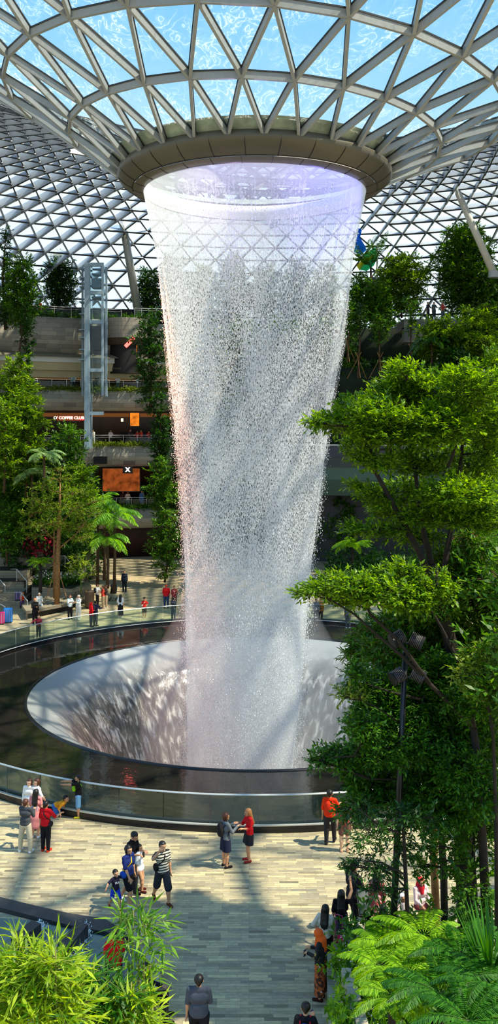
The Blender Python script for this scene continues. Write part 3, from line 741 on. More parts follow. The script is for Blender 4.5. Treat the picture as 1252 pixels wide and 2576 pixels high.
# slanting roof columns
def slant(label, a, b, r, m):
    t = thing('slanted_column', label, 'column', b)
    mb = MB(); mb.tube([a, b], [r*0.85, r], 16); mb.build('shaft', m, t, smooth=True)
    mb = MB(); mb.tube([np.array(b)+(0, 0, -.3), np.array(b)+(0, 0, .25)], r*1.5, 16); mb.build('foot', M_FIN, t)
    mb = MB(); mb.tube([a, np.array(a)+(np.array(a)-np.array(b))*0.05], [r*0.85, r*0.3], 12); mb.build('head', M_FIN, t)
slant('white slanted roof column standing behind the round terrace', P(306, 545, 91.5), P(351, 806, 96), 0.44, M_STEEL)
slant('pale slanted roof column rising among the trees at the right', P(1152, 486, 81), P(1242, 690, 82), 0.34, M_WHITE)
# middle stair-tower: planted slope behind the waterfall
RA, RB_ = 6.0, 78.0
M_RSLAB = mat('right_terrace', srgb(70, 74, 72), 0.6, var=0.15, scale=0.6)
struct(arcbox('wall_middle', M_DARKGREY, 50.6, 51, 0, 24.3, -5, 12, n=20))
struct(arcbox('wall_right', M_DARKGREY, 45.5, 46, 0, 12, -2, RB_, n=40))
struct(arcbox('floor_right_gallery', M_RSLAB, 40.5, 46, 9.7, 10.6, 4, RB_, n=40))
mb = MB(); mb.lathe([(40.45, 10.6), (40.40, 11.75), (40.48, 11.75)], (AX, AY), 40, 4, RB_); struct(mb.build('trim_gallery_parapet', mat('parapet', srgb(64, 66, 78), 0.35)))
mb = MB(); mb.lathe([(40.3, 11.75), (40.3, 11.87), (40.6, 11.87), (40.6, 11.75), (40.3, 11.75)], (AX, AY), 40, 4, RB_); struct(mb.build('trim_pale_coping', M_WHITE))
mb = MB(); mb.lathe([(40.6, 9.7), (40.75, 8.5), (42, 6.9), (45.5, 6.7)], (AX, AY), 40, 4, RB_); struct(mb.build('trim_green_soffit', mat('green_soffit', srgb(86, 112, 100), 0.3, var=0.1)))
M_SOIL = mat('planted_soil', srgb(30, 42, 24), 0.9, var=0.4, scale=1.5, bump=0.6)
# planted terraces climbing on the right, three risers
for k, (r0, r1, z0, z1) in enumerate(((42.0, 60, 10.6, 15.4), (44.5, 60, 15.4, 19.4), (47.5, 66, 19.4, 23.6))):
    struct(uvarc(r0, r1, z0, z1, 3, 80, 'floor_terrace_%s' % ('low', 'mid', 'high')[k], M_SOIL, n=40, r0b=r0-0.3))
# viewing balcony with its stone parapet among the right trees
bx0 = P(1096, 800, 84); bl = struct(thing('floor_viewing_balcony', None, None, (bx0[0], 84, 23)))
bl['kind'] = 'structure'
mb = MB(); mb.box((bx0[0], 86, 23.0), (6.0, 4.5, 0.9)); mb.box((bx0[0]-.6, 84.2, 22.0), (4.8, 1.2, 1.4)); mb.build('concrete_deck', mat('balcony_concrete', srgb(118, 116, 110), 0.7), bl)
# ------------------------------------------------------------------ plants
L_TERM = leafmat('leaf_terminalia', srgb(40, 84, 10), srgb(150, 190, 44), 0.5)
L_TERMDARK = leafmat('leaf_terminalia_deep', srgb(30, 76, 18), srgb(106, 164, 48), 0.45)
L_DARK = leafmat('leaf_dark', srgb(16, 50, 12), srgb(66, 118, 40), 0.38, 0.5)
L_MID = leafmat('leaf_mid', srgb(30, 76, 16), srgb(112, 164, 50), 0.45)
L_LIGHT = leafmat('leaf_light', srgb(76, 112, 24), srgb(176, 192, 84), 0.5)
L_BAMBOO = leafmat('leaf_bamboo', srgb(66, 120, 14), srgb(190, 214, 62), 0.5)
L_FERN = leafmat('leaf_fern', srgb(64, 126, 14), srgb(168, 210, 48), 0.5)
L_PALM = leafmat('leaf_palm', srgb(70, 136, 36), srgb(170, 212, 92), 0.5)
M_BARK = mat('bark_brown', srgb(78, 58, 38), 0.85, var=0.3, scale=9, bump=0.5)
M_BARKDARK = mat('bark_dark', srgb(42, 34, 28), 0.85, var=0.35, scale=8, bump=0.6)
M_BARKPALE = mat('bark_pale', srgb(140, 100, 58), 0.8, var=0.35, scale=8, bump=0.4)
M_STEMG = mat('green_stem', srgb(70, 96, 40), 0.6, var=0.2)
M_BAMBOO = mat('bamboo_culm', srgb(120, 118, 52), 0.45, var=0.2)
M_FLOWER = mat('white_flower', srgb(232, 214, 214), 0.6, var=0.05)
M_REDFLOWER = mat('red_flower', srgb(190, 30, 62), 0.6, var=0.15)

def unit(v): return v/(np.linalg.norm(v, axis=-1, keepdims=True)+1e-9)
def leaves(p, d, n, L, W):
    """leaf blades: base p, direction d, face normal n"""
    d = unit(d); s = unit(np.cross(d, n)); n = np.cross(s, d)
    L = np.asarray(L).reshape(-1, 1); W = np.asarray(W).reshape(-1, 1)
    V = np.stack([p, p+d*L*0.45+s*W*0.5+n*W*0.12, p+d*L-n*L*0.08, p+d*L*0.45-s*W*0.5+n*W*0.12], 1)
    return V.reshape(-1, 3)
def quads(n): return np.arange(n*4, dtype=np.int32).reshape(-1, 4)
def twigmesh(a, b, r):
    t = unit(b-a); x = unit(np.cross(t, np.array((0.3, 0.2, 1.0)))); y = np.cross(t, x)
    ring = [x, -0.5*x+0.87*y, -0.5*x-0.87*y]
    V = np.stack([a+r*q for q in ring]+[b+r*0.4*q for q in ring], 1)
    Fq = np.array([(0, 1, 4, 3), (1, 2, 5, 4), (2, 0, 3, 5)])
    return V.reshape(-1, 3), (np.arange(len(a))[:, None, None]*6+Fq[None]).reshape(-1, 4)

def sprays(pads, rng, twig=0.35, per=9, L=0.09, W=0.035, up=0.25, spread=1.0, hollow=0.0, droop=0.0, center=None):
    """leafy twigs filling ellipsoid pads [(c, r, ntwigs)]"""
    LV = []; TA = []; TB = []
    for c, r, n in pads:
        c = np.array(c, float); r = np.array(r, float); n = int(n)
        if n < 1: continue
        q = unit(rng.normal(size=(n, 3)))*(rng.random((n, 1))**(1/(3.0+6*hollow)))
        p = c+q*r
        out = unit(q*np.array((1, 1, 0.5))+rng.normal(0, 0.45, (n, 3))+np.array((0, 0, up)))
        if center is not None: out = unit(out+0.7*unit((p-center)*np.array((1, 1, .3))))
        a = p-out*twig*0.4; b = p+out*twig*0.6; b[:, 2] -= droop*twig
        TA.append(a); TB.append(b)
        t = (np.arange(per)+0.6)/per
        base = a[:, None]+(b-a)[:, None]*t[None, :, None]
        nn = unit(np.array((0, 0, 1.0))+rng.normal(0, 0.35, (n, per, 3)))
        side = np.cross(np.broadcast_to(out[:, None], (n, per, 3)), nn)
        sg = np.where(np.arange(per) % 2, 1, -1)[None, :, None]
        d = unit(out[:, None]*0.75+side*sg*0.8*spread+rng.normal(0, 0.28, (n, per, 3)))
        d[..., 2] -= droop*0.6
        k = n*per
        LV.append(leaves(base.reshape(k, 3), d.reshape(k, 3), nn.reshape(k, 3), L*(0.7+0.6*rng.random(k)), W*(0.75+0.5*rng.random(k))))
    LV = np.concatenate(LV); return LV, np.concatenate(TA), np.concatenate(TB)

def plant(name, label, cat, base, limbs, pads, lm, bark, seed, twig=0.35, per=9, L=0.09, W=0.035, dens=60.0, group=None, twr=0.006, connect=True, pname='branch', **kw):
    """limbs: [(points, radii)], first is the trunk; pads: [(c, r)] or [(c, r, density factor)]"""
    rng = np.random.default_rng(seed)
    t = thing(name, label, cat, base, group)
    allp = []
    for i, (pts, rad) in enumerate(limbs):
        mb = MB(); mb.tube(pts, rad, 10 if i == 0 else 7); mb.build('trunk' if i == 0 else pname, bark, t, smooth=True)
        pp = np.array(pts, float); s = np.linspace(0, len(pp)-1, 5*len(pp))
        allp.append(np.stack([np.interp(s, np.arange(len(pp)), pp[:, k]) for k in range(3)], 1))
    allp = np.concatenate(allp)
    pads = [(np.array(p[0], float), np.array(p[1], float), p[2] if len(p) > 2 else 1.0) for p in pads]
    if connect:
        mb = MB()
        for c, r, f in pads:
            dd = np.linalg.norm((allp-c)*np.array((1, 1, 1.3)), axis=1)+np.maximum(0, allp[:, 2]-c[2]+0.1)*3
            a = allp[np.argmin(dd)]; D_ = np.linalg.norm(c-a)
            if D_ < 0.1: continue
            mid = (a+c)/2+rng.normal(0, 0.06, 3)*D_+np.array((0, 0, -0.05*D_))
            r0 = 0.012+0.018*min(2.0, D_)
            mb.tube([a, mid, c, c+(c-mid)*0.5], [r0, r0*.75, r0*.5, r0*.2], 5)
            for j in range(4):
                an = rng.random()*6.28; e = c+np.array((math.cos(an)*r[0]*.8, math.sin(an)*r[1]*.8, rng.normal(0, .3)*r[2]+0.1*r[2]))
                mb.tube([mid+(c-mid)*rng.random(), (c+e)/2+np.array((0, 0, .05)), e], [r0*.5, r0*.35, r0*.12], 4)
        mb.build('bough_framework', bark, t, smooth=True)
    P3 = [(c, r, max(3, f*dens*(r[0]*r[1]+r[1]*r[2]+r[0]*r[2]))) for c, r, f in pads]
    LV, TA, TB = sprays(P3, rng, twig, per, L, W, **kw)
    raw('foliage', LV, quads(len(LV)//4), lm, t)
    V, Fq = twigmesh(TA, TB, twr); raw('twig_spray', V, Fq, bark, t)
    return t
def PD(px, py, hw, hh, Y, f=1.0, ry=0.9):
    s = Y/F; return (P(px, py, Y), (hw*s, hw*s*ry, hh*s), f)

# ---- the two layered trees and the dense dark trees in the right foreground
def tr(px, py, Y): return P(px, py, Y)
rr_ = random.Random(7)
hill = 1.2
# tall layered tree: its limbs fan out to the left over the water
Y0 = 21.5
padsA = [(850,1062,60,26),(800,1062,34,12),(900,1020,55,24),(945,1045,85,42),(1000,985,70,36),(1020,950,50,24),(1005,930,34,16),(1080,985,90,52),(1180,970,80,52),(1235,930,40,44),
 (965,1095,80,26),(1085,1075,110,52),(1200,1065,80,54),(905,1118,46,20),(955,1165,56,20),(915,1150,36,14),(1060,1160,84,38),(1180,1165,90,46),(905,1225,34,12),(955,1250,52,18),(1030,1240,90,30),(1150,1245,100,38),
 (985,1290,52,18),(1100,1300,90,28),(1210,1300,60,36),(905,1332,44,12),(975,1335,50,15),(1050,1345,60,20),(1130,1060,60,40),(1230,1130,40,50)]
pads = [PD(a, b, c, d, Y0+rr_.uniform(-1.5, 1.5)) for a, b, c, d in padsA]
ta = [([tr(1178,2345,22.3), tr(1168,2150,22.2), tr(1160,1900,22), tr(1140,1650,21.8), tr(1105,1500,21.5), tr(1085,1420,21.4)], [.26,.23,.20,.17,.13,.10]),
 ([tr(1105,1500,21.5), tr(1050,1380,21.2), tr(1000,1290,21), tr(940,1180,20.6), tr(925,1090,20.5), tr(850,1062,20.3)], [.10,.08,.06,.045,.03,.015]),
 ([tr(1085,1420,21.4), tr(1060,1320,21.6), tr(1050,1230,21.5), tr(1030,1100,21.6), tr(1010,960,21.2)], [.08,.065,.05,.035,.015]),
 ([tr(1105,1500,21.5), tr(1125,1380,21.6), tr(1150,1250,22), tr(1165,1090,22), tr(1180,980,22)], [.09,.07,.055,.04,.02]),
 ([tr(1060,1320,21.6), tr(1120,1190,20.8), tr(1160,1090,20.5), tr(1090,980,20.6)], [.05,.04,.03,.012]),
 ([tr(940,1180,20.6), tr(990,1130,21.4), tr(1075,1080,21.5)], [.035,.03,.012])]
plant('terminalia_tree', 'tallest tree at the right, flat layers of small bright leaves over the falling water', 'tree', tr(1178,2345,22.3), ta, pads, L_TERM, M_BARKDARK, 11, twig=0.36, per=10, L=0.125, W=0.055, dens=240, up=0.1, center=tr(1100,1400,21.5))
# lower layered tree whose long bough points left across the foot of the waterfall
padsB = [(760,1492,26,8),(800,1484,46,16),(850,1470,60,24),(905,1478,70,32),(965,1490,70,36),(1030,1505,70,34),(880,1508,60,16),(1000,1440,60,22),(1080,1480,70,40)]
pads = [PD(a, b, c, d, 19.5+rr_.uniform(-.8, .8)) for a, b, c, d in padsB]
tb = [([tr(1225,2360,20.5), tr(1215,2150,20.4), tr(1205,1950,20.2), tr(1190,1830,20)], [.11,.10,.09,.08]),
 ([tr(1190,1830,20), tr(1130,1770,19.8), tr(1010,1650,19.6), tr(940,1590,19.5), tr(890,1545,19.4), tr(800,1490,19.3)], [.06,.05,.04,.03,.022,.010]),
 ([tr(1080,1720,19.7), tr(1000,1610,19.5), tr(930,1545,19.6), tr(905,1480,19.6)], [.05,.04,.03,.012]),
 ([tr(1190,1830,20), tr(1170,1700,20.3), tr(1110,1580,20), tr(1060,1490,19.8)], [.07,.05,.035,.015])]
plant('terminalia_tree', 'tree with one long bough pointing left in front of the foot of the waterfall', 'tree', tr(1225,2360,20.5), tb, pads, L_TERM, M_BARKDARK, 12, twig=0.33, per=10, L=0.115, W=0.052, dens=250, up=0.1, center=tr(1150,1600,19.5))
# dense dark tree filling the right edge
padsC = [(1060,1575,110,66),(1180,1540,90,90),(1130,1450,90,46),(1215,1400,50,50),(940,1600,60,44),(990,1640,80,50),(905,1645,40,30),(1150,1640,100,60),(1210,1220,36,60),(1225,1320,34,50),(1150,1420,80,40),(1240,1120,24,60),(1080,1520,80,40),(1225,1500,40,60),(1090,1420,60,24),(1180,1360,60,30),(1000,1570,50,40),(1060,1670,90,40)]
pads = [PD(a, b, c, d, 22.8+rr_.uniform(-1.2, 1.2)) for a, b, c, d in padsC]
tc_ = [([tr(1098,2330,23.5), tr(1090,2150,23.4), tr(1100,1950,23.2), tr(1110,1700,23), tr(1120,1500,22.8)], [.10,.10,.09,.08,.04]),
 ([tr(1110,1700,23), tr(1020,1640,22.8), tr(940,1600,22.6)], [.06,.045,.02]), ([tr(1110,1700,23), tr(1190,1600,23), tr(1215,1420,23)], [.06,.045,.02])]
plant('broadleaf_tree', 'dark dense tree with narrow glossy leaves behind the floodlight mast', 'tree', tr(1098,2330,23.5), tc_, pads, L_MID, M_BARKPALE, 13, twig=0.42, per=10, L=0.16, W=0.05, dens=230, up=0.0, droop=0.15)
padsD = [(930,1725,66,36),(1000,1760,90,46),(960,1800,76,44),(1080,1760,110,66),(1000,1870,100,52),(1110,1860,110,70),(850,1900,50,16),(910,1900,60,28),(800,1915,26,12),(930,1945,76,36),(965,1985,84,32),(1080,1980,90,50),(1180,1900,70,70),(1195,1990,70,54),(1120,1700,70,50),(1060,1850,80,50),(1150,1790,70,50),(1220,1840,40,60),(1140,2050,60,40),(1050,2040,60,40),(1220,2060,40,50),(1160,1930,70,50),(895,2030,46,26),(915,1830,50,36),(1190,1760,60,50),(900,1690,30,24)]
pads = [PD(a, b, c, d, 20.6+rr_.uniform(-1.0, 1.0)) for a, b, c, d in padsD]
td = [([tr(1118,2335,22.0), tr(1115,2180,21.8), tr(1105,2050,21.5), tr(1085,1900,21), tr(1060,1760,20.6)], [.09,.085,.08,.06,.03]),
 ([tr(1085,1900,21), tr(1000,1880,20.6), tr(920,1900,20.4), tr(840,1905,20.2)], [.05,.04,.03,.01]), ([tr(1085,1950,21.2), tr(1000,1960,20.6), tr(930,1960,20.4)], [.04,.03,.012]),
 ([tr(1060,1760,20.6), tr(980,1740,20.4), tr(920,1720,20.3)], [.04,.03,.01]), ([tr(1085,1900,21), tr(1180,1850,20.8), tr(1200,1760,20.6)], [.05,.04,.02])]
plant('broadleaf_tree', 'deep green tree whose low boughs hang over the near rim of the bowl', 'tree', tr(1118,2335,22.0), td, pads, L_TERMDARK, M_BARKDARK, 14, twig=0.38, per=10, L=0.115, W=0.052, dens=290, up=0.05)
# pale yellow-green sunlit shoots
padsE = [(1215,1670,50,44),(1180,1700,44,36),(1230,1720,36,50),(1240,1640,30,30)]
pads = [PD(a, b, c, d, 19.0+rr_.uniform(-.3, .3)) for a, b, c, d in padsE]
te = [([tr(1250,2380,19.3), tr(1248,2100,19.2), tr(1240,1850,19.1), tr(1215,1700,19)], [.05,.045,.035,.015])]
plant('young_tree', 'slim tree with pale yellow-green sunlit leaves at the right edge', 'tree', tr(1250,2380,19.3), te, pads, L_LIGHT, M_BARKDARK, 15, twig=0.34, per=9, L=0.13, W=0.05, dens=110, up=0.1)
plant('sunlit_shoot', 'small spray of pale sunlit leaves poking out over the pale bowl', 'plant', tr(1000,1815,20.0), [([tr(1000,1815,20.0), tr(940,1775,19.7), tr(880,1750,19.5)], [.02,.014,.005])], [PD(868,1752,28,13,19.5), PD(905,1748,24,15,19.6)], L_LIGHT, M_BARKDARK, 25, twig=0.3, per=9, L=0.13, W=0.05, dens=120)
# loose low foliage hanging in front of the plaza
padsF = [(905,2040,44,30),(930,2095,54,34),(885,2180,22,16),(920,2165,50,26),(965,2190,44,30),(1010,2060,60,50),(1000,2130,50,30),(940,2240,30,18),(1060,2060,50,40),(985,2240,24,24)]
pads = [PD(a, b, c, d, 18.6+rr_.uniform(-.5, .5)) for a, b, c, d in padsF]
tf = [([tr(1030,2420,18.8), tr(1022,2250,18.7), tr(1015,2100,18.6), tr(1005,2030,18.6)], [.05,.045,.035,.015]), ([tr(1018,2200,18.6), tr(960,2170,18.6), tr(900,2165,18.5)], [.022,.016,.006]), ([tr(1015,2100,18.6), tr(960,2080,18.6), tr(900,2035,18.5)], [.022,.016,.006])]
plant('young_tree', 'thin tree with loose drooping leaves hanging in front of the sunny plaza', 'tree', tr(1030,2420,18.8), tf, pads, L_DARK, M_BARKDARK, 16, twig=0.34, per=9, L=0.13, W=0.042, dens=90, up=0.0, droop=0.25)
padsG = [(1150,2080,60,50),(1200,2130,56,56),(1130,2170,44,30),(1190,2230,60,60),(1220,2060,40,40),(1080,2130,40,36),(1060,2180,40,24),(1165,2290,40,36),(1230,2280,30,40)]
pads = [PD(a, b, c, d, 20.6+rr_.uniform(-.5, .5)) for a, b, c, d in padsG]
tg = [([tr(1196,2350,21.0), tr(1196,2250,20.9), tr(1190,2150,20.9), tr(1195,2040,20.9)], [.05,.045,.04,.02]), ([tr(1190,2150,20.9), tr(1120,2130,20.7), tr(1070,2130,20.6)], [.02,.015,.006])]
plant('climbing_fig', 'round-leaved climber wrapped around the thick dark trunk', 'climber', tr(1196,2350,21.0), tg, pads, L_MID, M_BARKDARK, 17, twig=0.32, per=9, L=0.12, W=0.07, dens=75, up=0.0)
# tree standing just to the right of the view; its crown shades the near walkway
x, y, zc = 7.0, 19.8, 9.0
plant('shade_tree', 'small bushy tree just beyond the right edge', 'tree', (x, y, 0.0), [([(x, y, 0), (x, y, zc*.5), (x+.2, y, zc)], [.18, .15, .08])], [(np.array((x+rr_.uniform(-1.3, 1.3), y+rr_.uniform(-1.6, 1.6), zc+rr_.uniform(-1.5, 1.5))), (1.3, 1.2, .6)) for j in range(9)], L_MID, M_BARK, 32, twig=0.5, per=8, L=0.22, W=0.09, dens=26)

# ---- floodlight mast among the foreground trees
fm = thing('floodlight_mast', 'thin black mast carrying four round finned floodlights among the right trees', 'lamp', (P(984, 0, 19)[0], 19.05, .6))
b = P(1019, 1640, 19.8); a = P(988, 2352, 20.4); a = b+(a-b)*((b[2]-.6)/(b[2]-a[2]))
mb = MB(); mb.tube([a, b], [0.085, 0.06], 12); mb.build('pole', M_KERB, fm, smooth=True)
for k, (px, py, dx) in enumerate(((1000, 1606, -1), (1046, 1612, 1), (1000, 1700, -1), (1050, 1698, 1))):
    c = P(px, py, 19.8); d_ = np.array((dx*.75, -.25, -.35)); d_ /= np.linalg.norm(d_)
    mb = MB(); mb.tube([c-d_*.14, c-d_*.12, c+d_*.05, c+d_*.16], [.05, .11, .13, .17], 14)
    h_ = mb.build('floodlight', mat('lamp_housing', srgb(40, 40, 44), 0.5, .2), fm, smooth=False)
    f_ = MB()
    for j in range(7): q_ = c-d_*(.13-.035*j); f_.tube([q_, q_+d_*.012], .155, 14)
    f_.build('cooling_fin', mat('lamp_fin', srgb(92, 88, 92), 0.5, .1), fm).parent = h_
    arm = MB(); arm.tube([P(1019, py+8, 19.8), c], 0.022, 6); arm.build('bracket', M_KERB, fm)

# ---- generic crown shapes for the middle and far trees
def crowntree(name, label, px, ybase, ytop, Y, hw, lm, seed, zb=None, L=0.30, W=0.13, dens=24, shape='round', bark=M_BARK, cstart=0.3, tw=0.6, lean=0.0, npad=16, group=None, per=8):
    rng = np.random.default_rng(seed)
    b = P(px, ybase, Y); top = P(px+lean, ytop, Y); Hh = top[2]-b[2]; s = Y/F; w_ = hw*s
    pads = []
    for j in range(npad):
        u = (j+.5)/npad; z = b[2]+Hh*(cstart+(1-cstart)*u)
        if shape == 'round': ww = w_*math.sin(math.pi*(0.12+0.80*u))**0.7
        elif shape == 'cone': ww = w_*(1.05-u)**0.8
        elif shape == 'column': ww = w_*(0.75+0.25*math.sin(5*u+seed))*(1.0 if u < .85 else .6)
        else: ww = w_*(0.55+0.55*math.sin(math.pi*u))
        an = j*2.4+seed; rad = ww*(0.55 if shape != 'column' else .25)*rng.uniform(.5, 1.1)
        pr = max(0.35, ww*rng.uniform(.45, .7)); tilt = .5 if shape == 'layer' else .75
        pads.append((np.array((b[0]+(top[0]-b[0])*u+rad*math.cos(an), Y+rad*math.sin(an), z)), (pr, pr, pr*tilt*(0.55 if shape == 'layer' else 1))))
    limbs = [([b, b+(top-b)*np.array((.5, .5, .5))+rng.normal(0, .03, 3)*Hh*np.array((1, 1, 0)), top-(top-b)*.08], [max(.05, .016*Hh), .011*Hh, .03])]
    return plant(name, label, 'tree', b, limbs, pads, lm, bark, seed, twig=tw, per=per, L=L, W=W, dens=dens, twr=0.012, group=group)

LEFT = [
 ('slender_tree', 'tall spire-shaped tree against the dome at the far left edge', 14, 830, 575, 84, 30, L_DARK, 'cone', 0.05, 22),
 ('slender_tree', 'leafy tree in front of the spire at the left edge of the roof garden', 52, 840, 640, 82, 52, L_MID, 'round', 0.1, 20),
 ('slender_tree', 'dark round-topped tree on the roof garden just left of the lift tower', 148, 812, 640, 96, 48, L_DARK, 'round', 0.18, 18),
 ('climbing_vine', 'tall narrow pillar of dark climbing leaves at the left below the roof garden', 66, 1010, 760, 80, 32, L_DARK, 'column', 0.0, 22),
 ('broadleaf_tree', 'bright yellow-green tree spreading at the left edge under the vine pillar', 40, 1150, 895, 72, 62, L_TERM, 'layer', 0.15, 20),
 ('broadleaf_tree', 'spreading light green tree overlapping the coffee shop sign', 66, 1250, 985, 70, 60, L_TERM, 'layer', 0.12, 22),
 ('broadleaf_tree', 'bushy mid green tree below the coffee shop gallery', 172, 1235, 1068, 72, 50, L_MID, 'layer', 0.1, 16),
 ('broadleaf_tree', 'dark leafy tree at the left edge behind the steps', 22, 1330, 1130, 72, 52, L_MID, 'round', 0.15, 16),
 ('broadleaf_tree', 'dense tree behind the tall brown-trunked tree', 112, 1330, 1130, 71, 50, L_DARK, 'round', 0.15, 16),
 ('broadleaf_tree', 'small leafy tree low at the left edge above the steps', 18, 1420, 1270, 69, 44, L_MID, 'round', 0.2, 12),
 ('broadleaf_tree', 'airy light green tree just left of the X sign gallery', 205, 1330, 1170, 69, 40, L_TERM, 'layer', 0.25, 14),
 ('broadleaf_tree', 'yellow-green tree at the left edge between the vine pillar and the steps', 10, 1240, 1010, 68, 46, L_TERM, 'layer', 0.15, 16),
 ('cascading_tree', 'dark tree hanging beside the waterfall just below the round terrace', 378, 1040, 780, 80, 48, L_DARK, 'layer', 0.0, 22),
 ('cascading_tree', 'narrow dark tree beside the waterfall level with the coffee shop', 404, 1180, 1000, 80, 36, L_DARK, 'column', 0.0, 16),
 ('cascading_tree', 'leafy tree beside the waterfall level with the X sign', 408, 1310, 1150, 78, 42, L_MID, 'layer', 0.0, 18),
 ('cascading_tree', 'low green tree beside the waterfall above the far plaza', 414, 1465, 1280, 77, 44, L_MID, 'layer', 0.05, 18),
 ('roof_garden_tree', 'round dark tree behind the slanted white column near the waterfall', 372, 815, 680, 97, 44, L_DARK, 'round', 0.1, 14),
]
for k, (nm, lab, px, yb, yt, Y, hw, lm, sh, cs, npd) in enumerate(LEFT):
    crowntree(nm, lab, px, yb, yt, Y, hw, lm, 50+k, shape=sh, cstart=cs, npad=npd)
RIGHT = [
 ('roof_garden_tree', 'large dark tree filling the upper right beside the slanted column', 1165, 800, 572, 86, 82, L_MID, 'round', 0.05, 26),
 ('roof_garden_tree', 'dark tree at the right edge below the slanted column', 1240, 850, 660, 84, 60, L_MID, 'round', 0.1, 18),
 ('roof_garden_tree', 'bright layered tree in the middle of the right roof garden', 1010, 800, 640, 87, 70, L_TERM, 'layer', 0.1, 20),
 ('roof_garden_tree', 'leafy tree nearest the falling water on the right', 905, 830, 690, 85, 44, L_MID, 'round', 0.1, 18),
 ('roof_garden_tree', 'slim tree between the waterfall and the layered tree', 952, 850, 705, 84, 40, L_MID, 'round', 0.15, 14),
 ('roof_garden_tree', 'light green tree below the viewing balcony at the right', 1105, 950, 800, 78, 60, L_TERM, 'layer', 0.15, 18),
 ('roof_garden_tree', 'pale green layered tree at the right edge below the balcony', 1200, 940, 770, 77, 66, L_TERM, 'layer', 0.1, 20),
 ('roof_garden_tree', 'deep green bush over the dark gallery at the far right', 1150, 1010, 890, 76, 70, L_DARK, 'round', 0.05, 16),
 ('roof_garden_tree', 'dim leafy tree behind the layered foreground tree', 1060, 1010, 880, 80, 50, L_DARK, 'round', 0.05, 14),
]
for k, (nm, lab, px, yb, yt, Y, hw, lm, sh, cs, npd) in enumerate(RIGHT):
    crowntree(nm, lab, px, yb, yt, Y, hw, lm, 80+k, shape=sh, cstart=cs, npad=npd)
# trees of the middle roof garden, dim behind the falling water
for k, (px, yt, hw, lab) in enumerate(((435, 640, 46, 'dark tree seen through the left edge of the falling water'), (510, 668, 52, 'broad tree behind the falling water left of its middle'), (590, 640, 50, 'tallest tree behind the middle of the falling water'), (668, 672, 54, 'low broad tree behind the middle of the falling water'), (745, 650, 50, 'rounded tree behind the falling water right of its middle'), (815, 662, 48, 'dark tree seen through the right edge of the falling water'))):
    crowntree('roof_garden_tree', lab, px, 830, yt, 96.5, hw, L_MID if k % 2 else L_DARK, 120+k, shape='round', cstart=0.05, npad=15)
# staked saplings on the dark terrace
for k, (px, yt, yb, lab) in enumerate(((873, 770, 912, 'staked thin sapling nearest the falling water'), (900, 760, 952, 'staked thin sapling second from the falling water'), (955, 790, 952, 'staked thin sapling third from the falling water'), (1033, 750, 930, 'staked sapling with the tallest bare trunk on the dark terrace'))):
    Yk = 80.0
    t = crowntree('staked_sapling', lab, px, yb, yt, Yk, 30, L_MID if k != 1 else L_DARK, 95+k, shape='round', cstart=0.55, npad=9, dens=14, group='staked saplings on the dark terrace')
    b = P(px, yb, Yk)
    for j in range(3):
        an = 0.6+j*2.1; mb = MB(); mb.tube([b+(math.cos(an)*1.0, math.sin(an)*1.0, 0.0), b+(-math.cos(an)*.3, -math.sin(an)*.3, 2.3)], 0.03, 5); mb.build('stake', M_BARKPALE, t)

# middle layered tree with the tall bare brown trunk on the bench platform
Ym = 66.0
padsM = [(85,1290,34,14),(150,1205,40,14),(120,1230,50,18),(185,1240,46,18),(100,1262,46,16),(165,1275,60,18),(215,1290,46,16),(75,1320,30,10),(120,1318,50,14),(190,1325,56,14),(240,1262,26,10),(95,1345,34,10),(205,1352,40,10),(150,1180,24,12)]
pads = [PD(a, b_, c, d, Ym+rr_.uniform(-1.5, 1.5)) for a, b_, c, d in padsM]
tm = [([tr(143,1520,Ym), tr(145,1430,Ym), tr(148,1330,Ym), tr(150,1260,Ym), tr(152,1190,Ym)], [.20,.17,.14,.09,.03]), ([tr(148,1370,Ym), tr(110,1330,Ym), tr(70,1310,Ym)], [.06,.045,.015]), ([tr(148,1380,Ym), tr(190,1345,Ym), tr(225,1300,Ym)], [.06,.045,.015]), ([tr(149,1320,Ym), tr(185,1280,Ym), tr(240,1262,Ym)], [.055,.04,.015])]
mt_ = plant('terminalia_tree', 'layered tree with a tall bare orange-brown trunk rising through the bench platform', 'tree', tr(143,1520,Ym), tm, pads, L_TERM, M_BARKPALE, 18, twig=0.55, per=9, L=0.17, W=0.07, dens=26, up=0.1, twr=.012)
b = tr(143,1500,Ym)
for dx, dy in ((-.7, -.3), (.75, -.2), (.1, .8)):
    mb = MB(); mb.tube([b+(dx, dy, -.1), b+(dx*.08, dy*.08, 2.2)], 0.035, 6); mb.build('stake', M_BARKPALE, mt_)
slim = [([tr(138,1505,67.5), tr(137,1430,67.5), tr(136,1330,67.5)], [.14,.12,.06])]
plant('young_tree', 'thin tree standing close behind the tall brown trunk', 'tree', tr(138,1505,67.5), slim, [PD(130,1300,40,20,67.5), PD(150,1330,36,18,67.8)], L_MID, M_BARKPALE, 19, twig=.5, L=.2, W=.08, dens=18)

